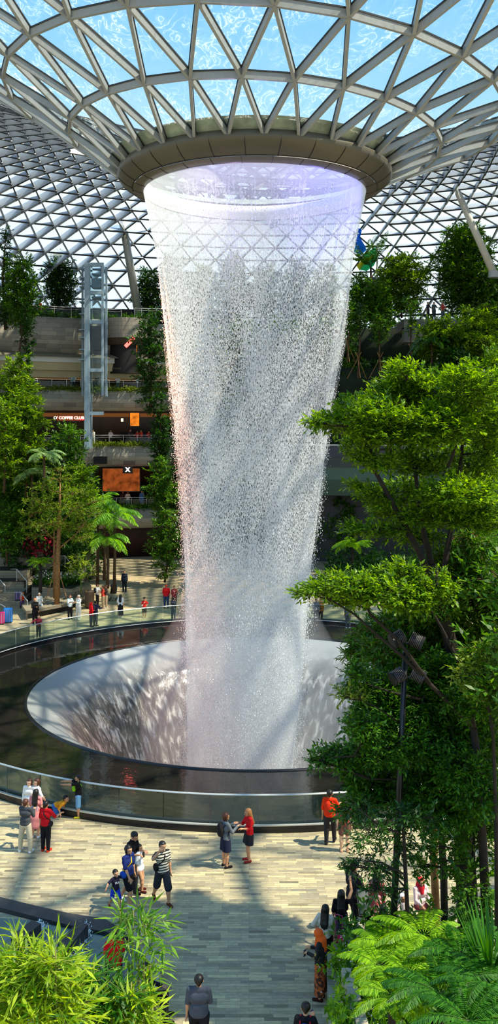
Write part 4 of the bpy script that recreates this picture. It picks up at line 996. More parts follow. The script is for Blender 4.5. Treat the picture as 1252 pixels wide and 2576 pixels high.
# ---- palms and tree ferns
def frond(base, az, length, rise, m, parent, nl=26, ll=0.5, lw=0.05, droop=1.0, seed=0, name='frond'):
    rng = np.random.default_rng(seed); base = np.array(base, float)
    h = np.array((math.cos(az), math.sin(az), 0.0)); t = np.linspace(0, 1, 14)
    path = base+h*(length*t*(1-.12*t))[:, None]+np.array((0, 0, 1.0))*(length*(rise*t-droop*0.75*t**2.2))[:, None]
    u = np.linspace(0.12, 0.99, nl); pos = np.stack([np.interp(u, t, path[:, k]) for k in range(3)], 1); tan = unit(np.stack([np.interp(u, t, np.gradient(path[:, k], t)) for k in range(3)], 1))
    side = unit(np.cross(tan, np.array((0, 0, 1.0))))
    LV = []
    for s in (-1, 1):
        d = unit(side*s*0.9+tan*0.55+np.array((0, 0, -0.35))+rng.normal(0, .06, (nl, 3)))
        prof_ = np.sin(np.pi*np.clip(u*.86+.12, 0, 1))**.7
        LV.append(leaves(pos, d, np.broadcast_to(np.array((0, 0, 1.0)), (nl, 3))+side*s*.3, ll*prof_, lw*np.ones(nl)))
    LV = np.concatenate(LV); Vq = [LV]; Fq = [quads(len(LV)//4)]
    a = path[:-1]; b_ = path[1:]; V2, F2 = twigmesh(a, b_, 0.012*length/1.5)
    Vq.append(V2); Fq.append(F2+len(LV))
    return raw(name, np.concatenate(Vq), np.concatenate(Fq), m, parent)
def palm(label, px, ybase, ycrown, Y, length, n, m=None, bark=None, seed=0, name='palm_tree', cat='palm', ll=0.5, lw=.06, rise=.7, droop=1.0, tr_=0.11, nl=24, group=None):
    b = P(px, ybase, Y); c = P(px, ycrown, Y); t = thing(name, label, cat, b, group)
    mb = MB(); mb.tube([b, (b+c)/2+(.05, 0, 0), c], [tr_*1.2, tr_, tr_*.8], 10); mb.build('trunk', bark or M_BARK, t, smooth=True)
    rng = np.random.default_rng(seed)
    for k in range(n):
        frond(c, k*2.399+seed, length*rng.uniform(.8, 1.1), rise*rng.uniform(.4, 1.3), m or L_PALM, t, nl=nl, ll=ll, lw=lw, droop=droop*rng.uniform(.8, 1.2), seed=seed*40+k)
    return t
palm('tallest feathery palm left of the dark gateway', 245, 1475, 1268, 71, 2.8, 16, seed=1, ll=.75, lw=.10)
palm('bright feathery palm with drooping fronds nearest the gateway', 287, 1490, 1300, 70, 2.6, 16, seed=2, ll=.75, lw=.10)
palm('short feathery palm standing before the two taller palms', 270, 1480, 1355, 69, 2.1, 14, seed=3, ll=.65, lw=.10)
palm('young palm with light fronds above the gateway', 262, 1460, 1320, 73, 2.3, 12, seed=4, ll=.6, lw=.09)
palm('grey-green palm rising through the trees at the left', 80, 1300, 1190, 69, 1.7, 12, m=leafmat('leaf_greypalm', srgb(90, 136, 76), srgb(180, 200, 140), .4), seed=5, ll=.7, lw=.09)
palm('pale drooping palm above the terrace trees at the left', 110, 1240, 1142, 68, 1.8, 10, m=MATS['leaf_greypalm'], seed=6, ll=.55, lw=.08)
palm('tree fern in the flower bed beside the brown trunk', 101, 1492, 1413, 66, 1.1, 18, m=L_FERN, bark=M_BARKDARK, seed=7, name='tree_fern', cat='fern', ll=.28, lw=.06, rise=.5, droop=.6, nl=20)
palm('dim tree fern on the far bank right of the waterfall', 885, 1440, 1370, 74, 2.1, 18, m=L_FERN, bark=M_BARKDARK, seed=8, name='tree_fern', cat='fern', ll=.5, lw=.10, rise=.55, droop=.7, nl=22)
palm('broad fan-leaved palm beside the coloured pavilion', 932, 770, 672, 86, 2.4, 12, m=L_MID, seed=9, ll=.6, lw=.16, rise=1.5, droop=.8)
palm('spiky blue-green palm low on the right terrace', 1085, 945, 860, 77, 2.4, 16, m=L_DARK, seed=10, ll=.6, lw=.09, rise=.5)
palm('feathery palm half hidden by the balcony trees', 1120, 930, 852, 77.5, 1.9, 14, m=L_MID, seed=12, ll=.5, lw=.09, rise=.8)
# big-leaved shrub right of the brown trunk
plant('schefflera_shrub', 'light green shrub with fans of long leaves right of the brown trunk', 'shrub', tr(203,1490,66), [([tr(203,1490,66), tr(204,1440,66), tr(200,1390,66)], [.05,.04,.02])], [PD(200,1402,22,16,66), PD(215,1425,22,12,66), PD(190,1440,20,12,66), PD(222,1445,16,10,65.6), PD(192,1415,18,12,66)], L_LIGHT, M_STEMG, 20, twig=.5, per=8, L=.42, W=.12, dens=10)

# ---- bamboo in the left foreground
def bamboo(label, culms, leafpads, seed, L=0.23, W=0.029, dens=55, lm=None, dark=False, per=9):
    t = thing('bamboo_clump', label, 'bamboo', (culms[0][0][0], culms[0][0][1], 2.0), 'bamboo clumps in the left foreground')
    for a, b_ in culms:
        a = np.array(a, float); b_ = np.array(b_, float); n = 12; mb = MB(); pts = [a+(b_-a)*i/n for i in range(n+1)]
        mb.tube(pts, [0.016*(1-.5*i/n) for i in range(n+1)], 7)
        for p_ in pts[1:-1]: mb.tube([p_-(0, 0, .012), p_+(0, 0, .012)], .020, 7)
        mb.build('culm', M_BAMBOO, t, smooth=True)
    rng = np.random.default_rng(seed)
    LV, TA, TB = sprays([(c, r, f*dens*(r[0]*r[1]+r[1]*r[2]+r[0]*r[2])) for c, r, f in leafpads], rng, .42, per, L, W, up=.25, droop=.34, spread=.8)
    raw('foliage', LV, quads(len(LV)//4), lm or L_BAMBOO, t); V, Fq = twigmesh(TA, TB, .004); raw('twig_spray', V, Fq, M_BAMBOO, t)
    return t
def cl(px0, py1, px1, Y, zb): q = P(px1, py1, Y); return ((P(px0, 2600, Y)[0], Y, zb), q)
bamboo('bright yellow-green bamboo filling the bottom left corner', [cl(96,2390,92,9.2,2), cl(40,2410,30,9.4,2), cl(150,2390,140,9.0,2), cl(10,2420,5,9.3,2)],
  [PD(a, b_, c, d, Y) for a, b_, c, d, Y in ((70,2410,70,36,9.2),(30,2430,50,36,9.4),(130,2405,44,30,9.0),(60,2470,70,50,9.2),(130,2480,60,50,9.1),(30,2540,60,40,9.3),(110,2550,70,40,9.0),(165,2530,40,50,9.2),(120,2430,50,34,9.2),(10,2480,40,60,9.2))], 21, dens=200)
bamboo('bamboo coloured for shade between the two bright clumps', [cl(200,2440,190,9.8,2), cl(240,2420,236,9.8,2), cl(215,2480,214,9.9,2)],
  [PD(a, b_, c, d, Y) for a, b_, c, d, Y in ((200,2460,44,34,9.8),(240,2450,30,24,9.8),(220,2520,60,44,9.8),(270,2500,44,50,9.8),(190,2560,50,30,9.8))], 22, dens=180, lm=leafmat('leaf_bamboo_shaded', srgb(28, 78, 20), srgb(78, 140, 40), .45))  # shade on this clump is put into a darker leaf green
bamboo('tall bamboo with star-shaped leaf bursts hiding the person in red', [cl(318,2290,335,10.4,2), cl(344,2330,350,10.4,2), cl(352,2400,362,10.3,2)],
  [PD(a, b_, c, d, Y, f) for a, b_, c, d, Y, f in ((335,2302,46,18,10.4,1.1),(305,2316,36,12,10.5,.9),(365,2345,36,22,10.3,1.0),(375,2320,24,14,10.4,.8),(345,2400,26,30,10.4,.6),(350,2440,30,30,10.4,.9),(385,2400,18,12,10.3,.6))], 23, dens=130, lm=leafmat('leaf_bamboo_mid', srgb(40, 100, 20), srgb(140, 190, 60), .5), L=.22)
bamboo('low leafy bamboo beside the walkway at the bottom', [cl(330,2470,330,9.9,2), cl(290,2480,292,9.9,2), cl(362,2490,365,9.9,2)],
  [PD(a, b_, c, d, Y) for a, b_, c, d, Y in ((330,2500,44,36,9.9),(290,2530,44,40,9.9),(355,2540,34,40,9.8),(320,2570,60,20,9.8))], 24, dens=190, lm=L_BAMBOO)

# ---- ferns and planting in the right foreground
def fernplant(label, c, n, length, seed, m=None, ll=.19, lw=.042, rise=.55, droop=.7, stem=0.5):
    t = thing('fern', label, 'fern', np.array(c)-(0, 0, stem), 'ferns in the right foreground')
    mb = MB(); mb.tube([np.array(c)-(0, 0, stem), c], [.07, .05], 8); mb.build('stem', M_BARKDARK, t)
    rng = np.random.default_rng(seed)
    for k in range(n): frond(c, k*2.399+seed, length*rng.uniform(.8, 1.1), rise*rng.uniform(.5, 1.3), m or L_FERN, t, nl=36, ll=ll, lw=lw, droop=droop, seed=seed*50+k)
    return t
L_FERNSHADE = leafmat('leaf_fern_shaded', srgb(26, 78, 18), srgb(78, 142, 40), .45)  # fern leaf with shade mixed into its green
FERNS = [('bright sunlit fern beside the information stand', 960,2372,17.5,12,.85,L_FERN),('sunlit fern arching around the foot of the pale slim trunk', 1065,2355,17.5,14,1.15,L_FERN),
 ('bright fern at the edge of the stone planter', 955,2430,16.2,14,.8,L_FERN),('green fern in front of the slim trunks', 1030,2450,16,14,1.1,L_FERN),('fern coloured for shade at the foot of the thick vine-clad trunk', 1160,2410,16.5,14,1.25,L_FERNSHADE),
 ('fern coloured for shade at the right edge near the bottom', 1225,2470,15,14,1.2,L_FERNSHADE),('fern coloured for shade filling the bottom right', 1110,2500,15,14,1.2,L_FERNSHADE),('fern coloured for shade at the very bottom right', 1180,2570,14,12,1.1,L_FERNSHADE),('small fern low beside the planter wall', 985,2505,15.2,12,.8,L_FERN)]
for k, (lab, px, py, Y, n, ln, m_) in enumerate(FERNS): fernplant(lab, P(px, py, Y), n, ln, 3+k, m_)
sp = thing('spiky_plant', 'plant coloured for shade with long arching sword leaves at the right edge', 'plant', P(1235, 2450, 15.5)-(0, 0, .4))
rng = np.random.default_rng(5); an = rng.random(44)*6.28
d = np.stack([np.cos(an)*.6, np.sin(an)*.6, .7+.5*rng.random(44)], 1); LVs = leaves(np.repeat(P(1235, 2450, 15.5)[None], 44, 0), d, np.stack([np.cos(an), np.sin(an), -.4*np.ones(44)], 1), 1.2*np.ones(44), .07*np.ones(44))
raw('sword_leaves', LVs, quads(44), L_FERNSHADE, sp).name = 'foliage'
# ------------------------------------------------------------------ things on the plaza and ground cover
def cover(name, label, pts, r, lm, seed, n, L=.2, W=.08, cat='ground cover', up=.8, tw=.25):
    """low leafy planting scattered over a strip of points"""
    rng = np.random.default_rng(seed)
    pts = np.array(pts, float); i = rng.integers(0, len(pts), n)
    c = pts[i]+rng.normal(0, 1, (n, 3))*np.array(r)
    d = unit(rng.normal(0, .6, (n, 3))+np.array((0, 0, up)))
    per = 7; t = (np.arange(per)+.5)/per; base = c[:, None]+d[:, None]*tw*t[None, :, None]
    dd = unit(d[:, None]*.5+rng.normal(0, .8, (n, per, 3))); nn = unit(np.array((0, 0, 1.0))+rng.normal(0, .4, (n, per, 3))); k = n*per
    LV = leaves(base.reshape(k, 3), dd.reshape(k, 3), nn.reshape(k, 3), L*(.7+.6*rng.random(k)), W*np.ones(k))
    o = raw(name, LV, quads(k), lm)
    return tag(o, label, cat, None, 'stuff')
def arcpts(r, z, a0, a1, n=80, dr=0): return [POL(r+dr*random.random(), a0+(a1-a0)*i/n, z) for i in range(n+1)]
cover('trailing_leaves', 'strip of trailing green leaves along the gallery in front of the beige shop front', arcpts(RW+.05, 17.25, -30, -9), (.12, .12, .12), L_LIGHT, 1, 900, .2, .08)
cover('trailing_leaves', 'strip of trailing green leaves along the coffee shop gallery', arcpts(RW+.05, 11.65, -30, -9), (.12, .12, .12), L_LIGHT, 2, 900, .2, .08)
cover('trailing_leaves', 'strip of trailing green leaves along the lowest gallery', arcpts(RW+.05, 5.25, -24, -8), (.12, .12, .12), L_MID, 3, 700, .2, .08)
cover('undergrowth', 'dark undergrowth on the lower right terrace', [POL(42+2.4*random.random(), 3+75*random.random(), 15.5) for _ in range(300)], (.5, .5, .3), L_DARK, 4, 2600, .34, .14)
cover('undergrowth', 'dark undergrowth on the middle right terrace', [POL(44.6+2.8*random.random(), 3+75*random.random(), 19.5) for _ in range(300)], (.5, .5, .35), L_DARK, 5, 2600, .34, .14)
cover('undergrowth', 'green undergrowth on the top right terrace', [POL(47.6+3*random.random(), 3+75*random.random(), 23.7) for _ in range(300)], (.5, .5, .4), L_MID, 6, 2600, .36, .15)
cover('ground_planting', 'shadowy planting on the far bank right of the waterfall', [np.array((random.uniform(7, 26), random.uniform(72, 80), .5+random.random()*2.0)) for _ in range(300)], (.4, .4, .4), L_DARK, 7, 2600, .36, .14)
cover('hillside_planting', 'leafy slope behind the left trees below the galleries', [np.array((random.uniform(-26, -13.5), random.uniform(74, 82), random.uniform(1, 9.5))) for _ in range(400)], (.6, .6, .5), L_DARK, 8, 6000, .40, .16)
cover('wall_planting', 'green curtain of leaves on the wall beside the waterfall', [POL(RW-1.2, -9.5+3.5*random.random(), 1+23*random.random()) for _ in range(300)], (.3, .3, .4), L_DARK, 9, 3000, .34, .13)
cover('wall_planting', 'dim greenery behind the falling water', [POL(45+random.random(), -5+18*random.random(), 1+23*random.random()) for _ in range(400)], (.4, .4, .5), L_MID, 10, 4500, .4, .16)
cover('roof_planting', 'low greenery on the roof garden beside the lift tower', arcpts(RW+1.3, 24.6, -40, -12), (.3, .3, .2), L_MID, 14, 900, .3, .12)

# bench platform, steps and flower bed at the left of the far plaza
YS = 66.0
def gx(px, Y): return (px-CX)*Y/F
bt = thing('stone_bench', 'long dark-sided stone bench platform around the brown trunk', 'bench', (gx(120, 65), 65, 0))
mb = MB(); xl, xr = gx(68, 63.5), gx(190, 67.5)
mb.prism([(gx(52, 65.5), 65.8), (gx(68, 63.6), 63.4), (gx(180, 67), 66.5), (gx(212, 69), 69.3), (gx(110, 69), 70.2)], 0.42, 0.62); mb.build('seat_slab', M_STEP, bt)
mb = MB(); mb.prism([(gx(68, 65.5)+.7, 65.8), (gx(90, 64), 64.5), (gx(176, 67.3), 67.0), (gx(205, 69), 69.2), (gx(115, 69), 70.0)], 0.0, 0.42); mb.build('recessed_base', M_DARK, bt)
mb = MB(); mb.prism([(gx(66, 63.8), 63.6), (gx(71, 63.8), 63.6), (gx(71, 64.3), 64.3), (gx(66, 64.3), 64.3)], 0, .42); mb.build('leg', M_STEP, bt)
for top, y0, x1 in ((.45, 67.5, gx(50, 67.5)), (.9, 69.4, gx(62, 70)), (1.4, 71.0, gx(68, 72)), (2.0, 72.8, gx(70, 73)), (2.8, 75, gx(190, 75)), (3.7, 77.5, gx(190, 77))):
    mb = MB(); mb.box(((x1-30)/2, y0+5, top/2-.05), (x1+30, 10, top+.1)); struct(mb.build('floor_step', M_STEP))
mb = MB(); mb.box((gx(35, 74), 76.5, 2.2), (4.2, 2.5, 4.4)); struct(mb.build('wall_planter_left', M_STEP))
fb = thing('flower_bed', 'raised stone flower bed of white flowers behind the brown trunk', 'planter', (gx(150, 69), 70, .5))
mb = MB(); mb.prism([(gx(78, 69.2), 69.4), (gx(185, 69.2), 68.6), (gx(228, 70), 70.3), (gx(205, 73), 73), (gx(78, 72), 72.5)], 0.0, 1.25); mb.build('stone_wall', M_STEP, fb)
mb = MB(); mb.prism([(gx(80, 69.4), 69.6), (gx(184, 69.4), 68.8), (gx(208, 71), 70.6), (gx(200, 72.5), 72.6), (gx(80, 71.5), 72.2)], 1.25, 1.32); mb.build('soil', M_SOIL, fb)
rng = np.random.default_rng(3)
nb_ = 420; c = np.stack([rng.uniform(gx(82, 70), gx(202, 70), nb_), rng.uniform(69.6, 71.8, nb_), rng.uniform(1.35, 1.9, nb_)], 1)
LV = leaves(c, unit(rng.normal(0, .7, (nb_, 3))+(0, 0, .3)), unit(rng.normal(0, .3, (nb_, 3))+(0, 0, 1)), .42*np.ones(nb_), .16*np.ones(nb_)); o = raw('leafy_planting', LV, quads(nb_), L_MID, fb); o['kind'] = 'stuff'
nb_ = 260; c = np.stack([rng.uniform(gx(84, 70), gx(205, 70), nb_), rng.uniform(69.8, 72, nb_), rng.uniform(1.75, 2.15, nb_)], 1)
LV = leaves(c, rng.normal(0, 1, (nb_, 3)), rng.normal(0, .4, (nb_, 3))+(0, 0, 1), .17*np.ones(nb_), .13*np.ones(nb_)); o = raw('white_flowers', LV, quads(nb_), M_FLOWER, fb); o['kind'] = 'stuff'; o['label'] = 'small white flowers'
rb_ = 240; c = np.stack([rng.uniform(gx(40, 72), gx(130, 72), rb_), rng.uniform(74, 75, rb_), 3.8+rng.normal(0, .4, rb_)], 1)
o = raw('red_flowers', leaves(c, rng.normal(0, 1, (rb_, 3)), rng.normal(0, .4, (rb_, 3))+(0, 0, 1), .3*np.ones(rb_), .22*np.ones(rb_)), quads(rb_), M_REDFLOWER); tag(o, 'patch of crimson flowers on the terrace above the steps', 'flowers', None, 'stuff')
# stone end block and bin by the flower bed
bn = thing('litter_bin', 'brown upright litter bin at the end of the flower bed', 'bin', G(225, 1530)); p = G(225, 1530)
mb = MB(); mb.tube([p+(0, 0, .12), p+(0, 0, 1.25), p+(0, 0, 1.32)], [.34, .36, .28], 14); mb.build('body', mat('bin_brown', srgb(92, 72, 52), .5), bn, smooth=False)
mb = MB(); mb.tube([p, p+(0, 0, .12)], .25, 12); mb.build('base', M_DARK, bn)
mb = MB(); mb.tube([p+(0, -.1, 1.32), p+(0, -.1, 1.36)], [.2, .16], 12); mb.build('opening', M_DARK, bn)
# stair handrails
def stair_rail(label, a, b, ha=.95):
    t = thing('stair_handrail', label, 'handrail', b, 'steel handrails on the steps')
    a = np.array(a, float); b = np.array(b, float)
    mb = MB(); mb.tube([a+(-.5, 0, ha), a+(0, 0, ha), b+(0, 0, ha)], .035, 6); mb.build('rail', M_RAIL, t, smooth=True)
    for q_ in (a, b): mb = MB(); mb.tube([q_, q_+(0, 0, ha)], .035, 6); mb.build('post', M_RAIL, t)
stair_rail('steel handrail running down the upper steps above the bench', P(42, 1462, 71.5), P(67, 1492, 70))
stair_rail('steel handrail beside the bench and the seated child', P(53, 1522, 67.5), P(69, 1545, 65.6))
stair_rail('steel handrail at the left edge on the upper steps', P(-6, 1482, 71), P(13, 1505, 69.6))
stair_rail('steel handrail at the left edge on the lowest steps', P(-6, 1548, 67), P(13, 1560, 65.4))
stair_rail('steel handrail right of the brown trunk behind the flower bed', P(164, 1428, 74), P(178, 1448, 73))

# suitcases
def suitcase(label, p, col, rz, h=.72, wd=.48, dp=.28, handle=.3, group=None, hc=None):
    t = thing('suitcase', label, 'suitcase', p, group); p = np.array(p, float)
    mb = MB(); mb.box(p+(0, 0, .07+h/2), (wd, dp, h), rz); o = mb.build('shell', mat('case_%s' % label[:12], col, .35, var=.05), t)
    bv = o.modifiers.new('round', 'BEVEL'); bv.width = .05; bv.segments = 3
    mb = MB(); ca, sa = math.cos(rz), math.sin(rz)
    for k in range(4):
        q_ = p+(ca*(k-1.5)*wd*.22, sa*(k-1.5)*wd*.22, .07+h/2); mb.box(q_, (.02, dp+.02, h*.86), rz)
    mb.build('rib', mat('case_rib', srgb(190, 205, 215), .4), t).parent = o
    for sx_ in (-1, 1):
        mb = MB(); q_ = p+(ca*sx_*wd*.36, sa*sx_*wd*.36, .04); mb.tube([q_-(0, .03, 0), q_+(0, .03, 0)], .04, 10); mb.build('wheel', M_KERB, t)
    if handle:
        mb = MB(); a = p+(ca*-.09, sa*-.09, .07+h); b = p+(ca*.09, sa*.09, .07+h); mb.tube([a, a+(0, 0, handle), b+(0, 0, handle), b], .012, 6); mb.build('handle', hc or M_RAIL, t, smooth=False)
suitcase('blue ribbed suitcase at the left edge near the bench', G(20, 1567), srgb(30, 120, 205), .3, .95, .62, .36, .0)
suitcase('pink suitcase at the left edge beside the blue one', G(2, 1571), srgb(205, 30, 110), .2, .78, .5, .3, .0)
suitcase('purple bag-like case standing on the steps behind the seated child', np.array((gx(46, 68.3), 68.3, .45)), srgb(84, 50, 120), .4, .62, .45, .3, 0)
suitcase('bright pink suitcase with a long handle beside the woman with raised phone', G(852, 2420), srgb(226, 40, 84), -.5, .55, .4, .26, .55, hc=mat('pink_handle', srgb(230, 70, 130), .4))
# pushchair
pc = thing('pushchair', 'dark pushchair standing at the mouth of the gateway', 'pushchair', G(285, 1510)); p = G(285, 1510)
mb = MB(); mb.box(p+(0, 0, .62), (.45, .5, .14)); mb.box(p+(0, .22, .85), (.45, .1, .5)); mb.build('seat', M_KERB, pc)
for dx in (-.24, .24):
    mb = MB(); mb.tube([p+(dx, -.35, .1), p+(dx, .1, .6), p+(dx, .45, 1.05)], .018, 6); mb.build('frame', M_RAIL, pc)
    for dy in (-.35, .3): mb = MB(); mb.tube([p+(dx-.02, dy, .12), p+(dx+.02, dy, .12)], .12, 12); mb.build('wheel', M_DARK, pc)
mb = MB(); mb.ball(p+(0, .12, 1.1), (.26, .26, .18), 12, 8); mb.build('hood', M_DARKGREY, pc)

# information lectern, folded round lid and cup at the right
ln = thing('information_lectern', 'dark slanted information lectern beside the man in black', 'lectern', G(905, 2385)); 
a = P(921, 2290, 23.2)
mb = MB(); mb.box((a[0]+.02, 23.1, .5), (.16, .16, 1.0)); mb.build('post', M_KERB, ln)
mb = MB(); mb.box((a[0]-.05, 23.35, 1.15), (.30, .74, .07), ax=((1, 0, 0), (0, .87, .5), (0, -.5, .87))); mb.build('slanted_board', M_DARKGREY, ln)
mb = MB(); mb.box((a[0]-.05, 23.33, 1.195), (.25, .66, .02), ax=((1, 0, 0), (0, .87, .5), (0, -.5, .87))); mb.build('panel', mat('lectern_face', srgb(92, 94, 90), .35), ln)
cp = thing('paper_cup', 'white lidded paper cup standing on the low wall beside the lectern', 'cup', G(897, 2357, .5)); p = P(897, 2350, 23.3); p[2] = .5
mb = MB(); mb.tube([p, p+(0, 0, .13)], [.035, .047], 14); mb.build('body', M_WHITE, cp); mb = MB(); mb.tube([p+(0, 0, .13), p+(0, 0, .155)], [.052, .045], 14); mb.build('lid', M_WHITE, cp)
# right planter: low granite seat wall in segments
def wallseg(name, label, a, b, w_, h, m, lean=0):
    a = np.array(a, float); b = np.array(b, float); t = (b-a)/np.linalg.norm(b-a); n_ = np.array((t[1], -t[0], 0))*w_
    mb = MB(); mb.prism([tuple((a)[:2]), tuple((a+n_)[:2]), tuple((b+n_)[:2]), tuple(b[:2])], 0, h); return mb
M_GRANITE = stone('granite_wall', [srgb(150, 140, 120), srgb(182, 172, 150), srgb(164, 156, 138)], 1.1, .5, 'XY', .75, srgb(100, 92, 80), noise=.35, bump=.2)
x1 = G(893, 2385)
mb = MB(); mb.prism([(gx(822, 21.2)+.12, 22.6), (2.9, 23.9), (7, 24.2), (9, 14.5), (2.1, 14.5), (1.72, 18), (1.78, 20.6)], 0, .5); struct(mb.build('floor_planter_front', M_GRANITE))
mb = MB(); mb.prism([(2.35, 22.2), (7, 23.4), (8.6, 14.6), (2.45, 14.6), (2.2, 18)], .5, .75); struct(mb.build('floor_planter_soil', M_SOIL))
mb = MB(); mb.prism([(2.05, 20.2), (2.28, 20.2), (2.62, 14.8), (2.36, 14.8)], .5, 1.35); struct(mb.build('wall_planter_ridge', M_GRANITE))
mb = MB(); mb.prism([(2.9, 16.2), (3.6, 16.2), (3.7, 14.9), (2.95, 14.9)], .5, 1.7); struct(mb.build('wall_planter_block', M_GRANITE))
cover('planter_greenery', 'mixed green leaves along the edge of the right planter', [np.array((random.uniform(1.9, 3.2), random.uniform(16.5, 21.5), random.uniform(.7, 1.0))) for _ in range(120)], (.15, .25, .12), L_FERN, 31, 420, .20, .075, tw=.3)
cover('planter_undergrowth', 'dark undergrowth beneath the right foreground ferns', [np.array((random.uniform(2.6, 6.5), random.uniform(15, 22.5), random.uniform(.7, 1.4))) for _ in range(300)], (.25, .3, .2), L_MID, 32, 1500, .22, .09, tw=.35)
cover('climbing_leaves', 'bright leaves spilling over the wall beside the person at the bottom', [np.array((random.uniform(1.65, 2.2), random.uniform(15.6, 19.2), random.uniform(.6, 1.2))) for _ in range(120)], (.08, .2, .15), L_FERN, 33, 420, .16, .07, tw=.3)
rng = np.random.default_rng(9); nf = 800; c = np.stack([rng.normal(2.55, .35, nf), rng.uniform(18.0, 22.6, nf), rng.uniform(.95, 1.4, nf)], 1)
o = raw('pale_flowers', leaves(c, rng.normal(0, 1, (nf, 3)), rng.normal(0, .4, (nf, 3))+(0, 0, 1), (.025+.02*rng.random(nf)), .026*np.ones(nf)), quads(nf), M_FLOWER); tag(o, 'tiny pale pink flowers around the lectern and the planter edge', 'flowers', None, 'stuff')
# grey round planter lid beside the pink suitcase
dk = thing('round_planter', 'grey ring-shaped planter beside the bright pink suitcase', 'planter', G(884, 2425)); p = G(884, 2425)
mb = MB(); mb.lathe([(.40, 0), (.42, .45), (.40, .52), (.22, .52), (.20, .40)], (p[0], p[1]), 28); mb.build('body', mat('planter_grey', srgb(92, 92, 104), .6), dk, smooth=False)
mb = MB(); mb.lathe([(0.01, .40), (.21, .40)], (p[0], p[1]), 20, flip=True); mb.build('soil', M_DARK, dk)
tb_ = thing('cafe_table', 'small round lilac-topped table beside the man in black', 'table', G(912, 2368)); p = G(912, 2368)
mb = MB(); mb.tube([p+(0, 0, .42), p+(0, 0, .46)], .20, 20); mb.build('table_top', mat('lilac', srgb(150, 148, 176), .5), tb_); mb = MB(); mb.tube([p, p+(0, 0, .42)], .03, 8); mb.build('leg', M_RAIL, tb_)
# left water garden: curved dark kerb and cascades below it
kb = thing('curved_stone_kerb', 'dark curved stone kerb dividing the plaza from the lower water garden', 'kerb', (-6, 24.5, 0))
mb = MB(); out_ = []; inn = []
for px, py in ((-60, 2240), (0, 2258), (90, 2280), (180, 2300), (262, 2312), (300, 2335)):
    out_.append(G(px, py, .1)[:2]); 
for px, py in ((330, 2362), (262, 2345), (180, 2330), (90, 2308), (0, 2285), (-60, 2270)):
    inn.append(G(px, py, .1)[:2])
mb.prism([tuple(v) for v in out_+inn][::-1], 0.0, 0.12); mb.build('kerb_stone', M_DARKGREY, kb)
M_CASC = mat('cascade_bed', srgb(78, 106, 100), .15, var=.3, scale=2)
wg = thing('water_garden', 'lower green water garden with two foaming cascades between dark stone sides', 'fountain', (-7, 22.5, 0))
mb = MB(); mb.prism([(-14, 20.2), (-2.25, 20.2), (-2.25, 22.6), (-3.2, 23.6), (-6, 24.6), (-14, 25.4)], .02, .05); mb.build('water_surface', M_CASC, wg)
for (pa, pb) in (((92, 2315), (40, 2372)), ((208, 2318), (160, 2390))):
    a = G(*pa, .5); b_ = G(*pb, .3); mb = MB(); mb.bar((a[0], a[1], .25), (b_[0], b_[1], .22), .32, .42); mb.build('stone_side', M_DARKGREY, wg)
foam = mat('foam', srgb(226, 232, 232), .5, var=.1)
rng = np.random.default_rng(2)
for (pa, pb, w_) in (((100, 2325), (70, 2372), 12), ((212, 2328), (178, 2410), 17)):
    n = 3200; u = rng.random(n); px = pa[0]+(pb[0]-pa[0])*u+rng.normal(0, 1, n)*w_*(.35+.5*u); py = pa[1]+(pb[1]-pa[1])*u
    c = np.stack([G(x_, y_, .12) for x_, y_ in zip(px, py)])+rng.normal(0, .07, (n, 3)); c[:, 2] = np.abs(c[:, 2]-.08)*.8+.05
    o = raw('foam_cascade', leaves(c, rng.normal(0, 1, (n, 3))+(0, -1, 0), rng.normal(0, .6, (n, 3))+(0, 0, 1), (.03+.05*rng.random(n)), .03*np.ones(n)), quads(n), foam, wg); o['kind'] = 'stuff'
wl = MB(); wl.prism([(-2.35, 14), (-2.1, 14), (-2.1, 22.2), (-2.6, 22.6)], 0, .5); struct(wl.build('wall_walkway_edge', M_GRANITE))
# bed under the bamboo
mb = MB(); mb.box((-3.4, 9.6, 1.0), (4.2, 2.6, 2.0)); struct(mb.build('wall_bamboo_bed', M_DARKGREY))
mb = MB(); mb.box((4.2, 14.2, .3), (4.0, 1.4, .5)); struct(mb.build('floor_fern_bed', M_SOIL))

# coloured film pavilion behind the waterfall on the right
pv = thing('colour_film_pavilion', 'translucent blue, green and yellow film sculpture beside the top of the waterfall', 'sculpture', P(915, 690, 88))
def film(name, pts, col):
    m_ = bpy.data.materials.new(name); nt, nd, lk = nodes_of(m_); out = N(nt, 'ShaderNodeOutputMaterial'); t = N(nt, 'ShaderNodeBsdfTransparent'); t.inputs['Color'].default_value = rgba(tuple(.25+.75*c for c in col))
    d = N(nt, 'ShaderNodeBsdfTranslucent'); d.inputs['Color'].default_value = rgba(col); g_ = N(nt, 'ShaderNodeBsdfDiffuse'); g_.inputs['Color'].default_value = rgba(col)
    a1 = N(nt, 'ShaderNodeMixShader'); lk.new(d.outputs[0], a1.inputs[1]); lk.new(g_.outputs[0], a1.inputs[2]); mx = N(nt, 'ShaderNodeMixShader'); mx.inputs['Fac'].default_value = .75; lk.new(t.outputs[0], mx.inputs[1]); lk.new(a1.outputs[0], mx.inputs[2]); lk.new(mx.outputs[0], out.inputs['Surface'])
    mb = MB(); n = len(pts); f_ = [P(a, b, Y) for a, b, Y in pts]; bk = [p_+(0, .06, 0) for p_ in f_]
    mb.add(f_+bk, [tuple(range(n))[::-1], tuple(range(n, 2*n))]+[(i, (i+1) % n, n+(i+1) % n, n+i) for i in range(n)]); return mb.build('film_panel', m_, pv)
film('film_blue', [(898,572,88),(910,578,88.4),(905,598,88.6),(920,622,88.2),(905,640,88),(890,632,87.6),(892,600,87.8)], (.02, .30, .95))
film('film_azure', [(892,606,87.6),(912,612,88),(922,628,88.2),(908,642,88),(890,634,87.5)], (.05, .5, 1.0))
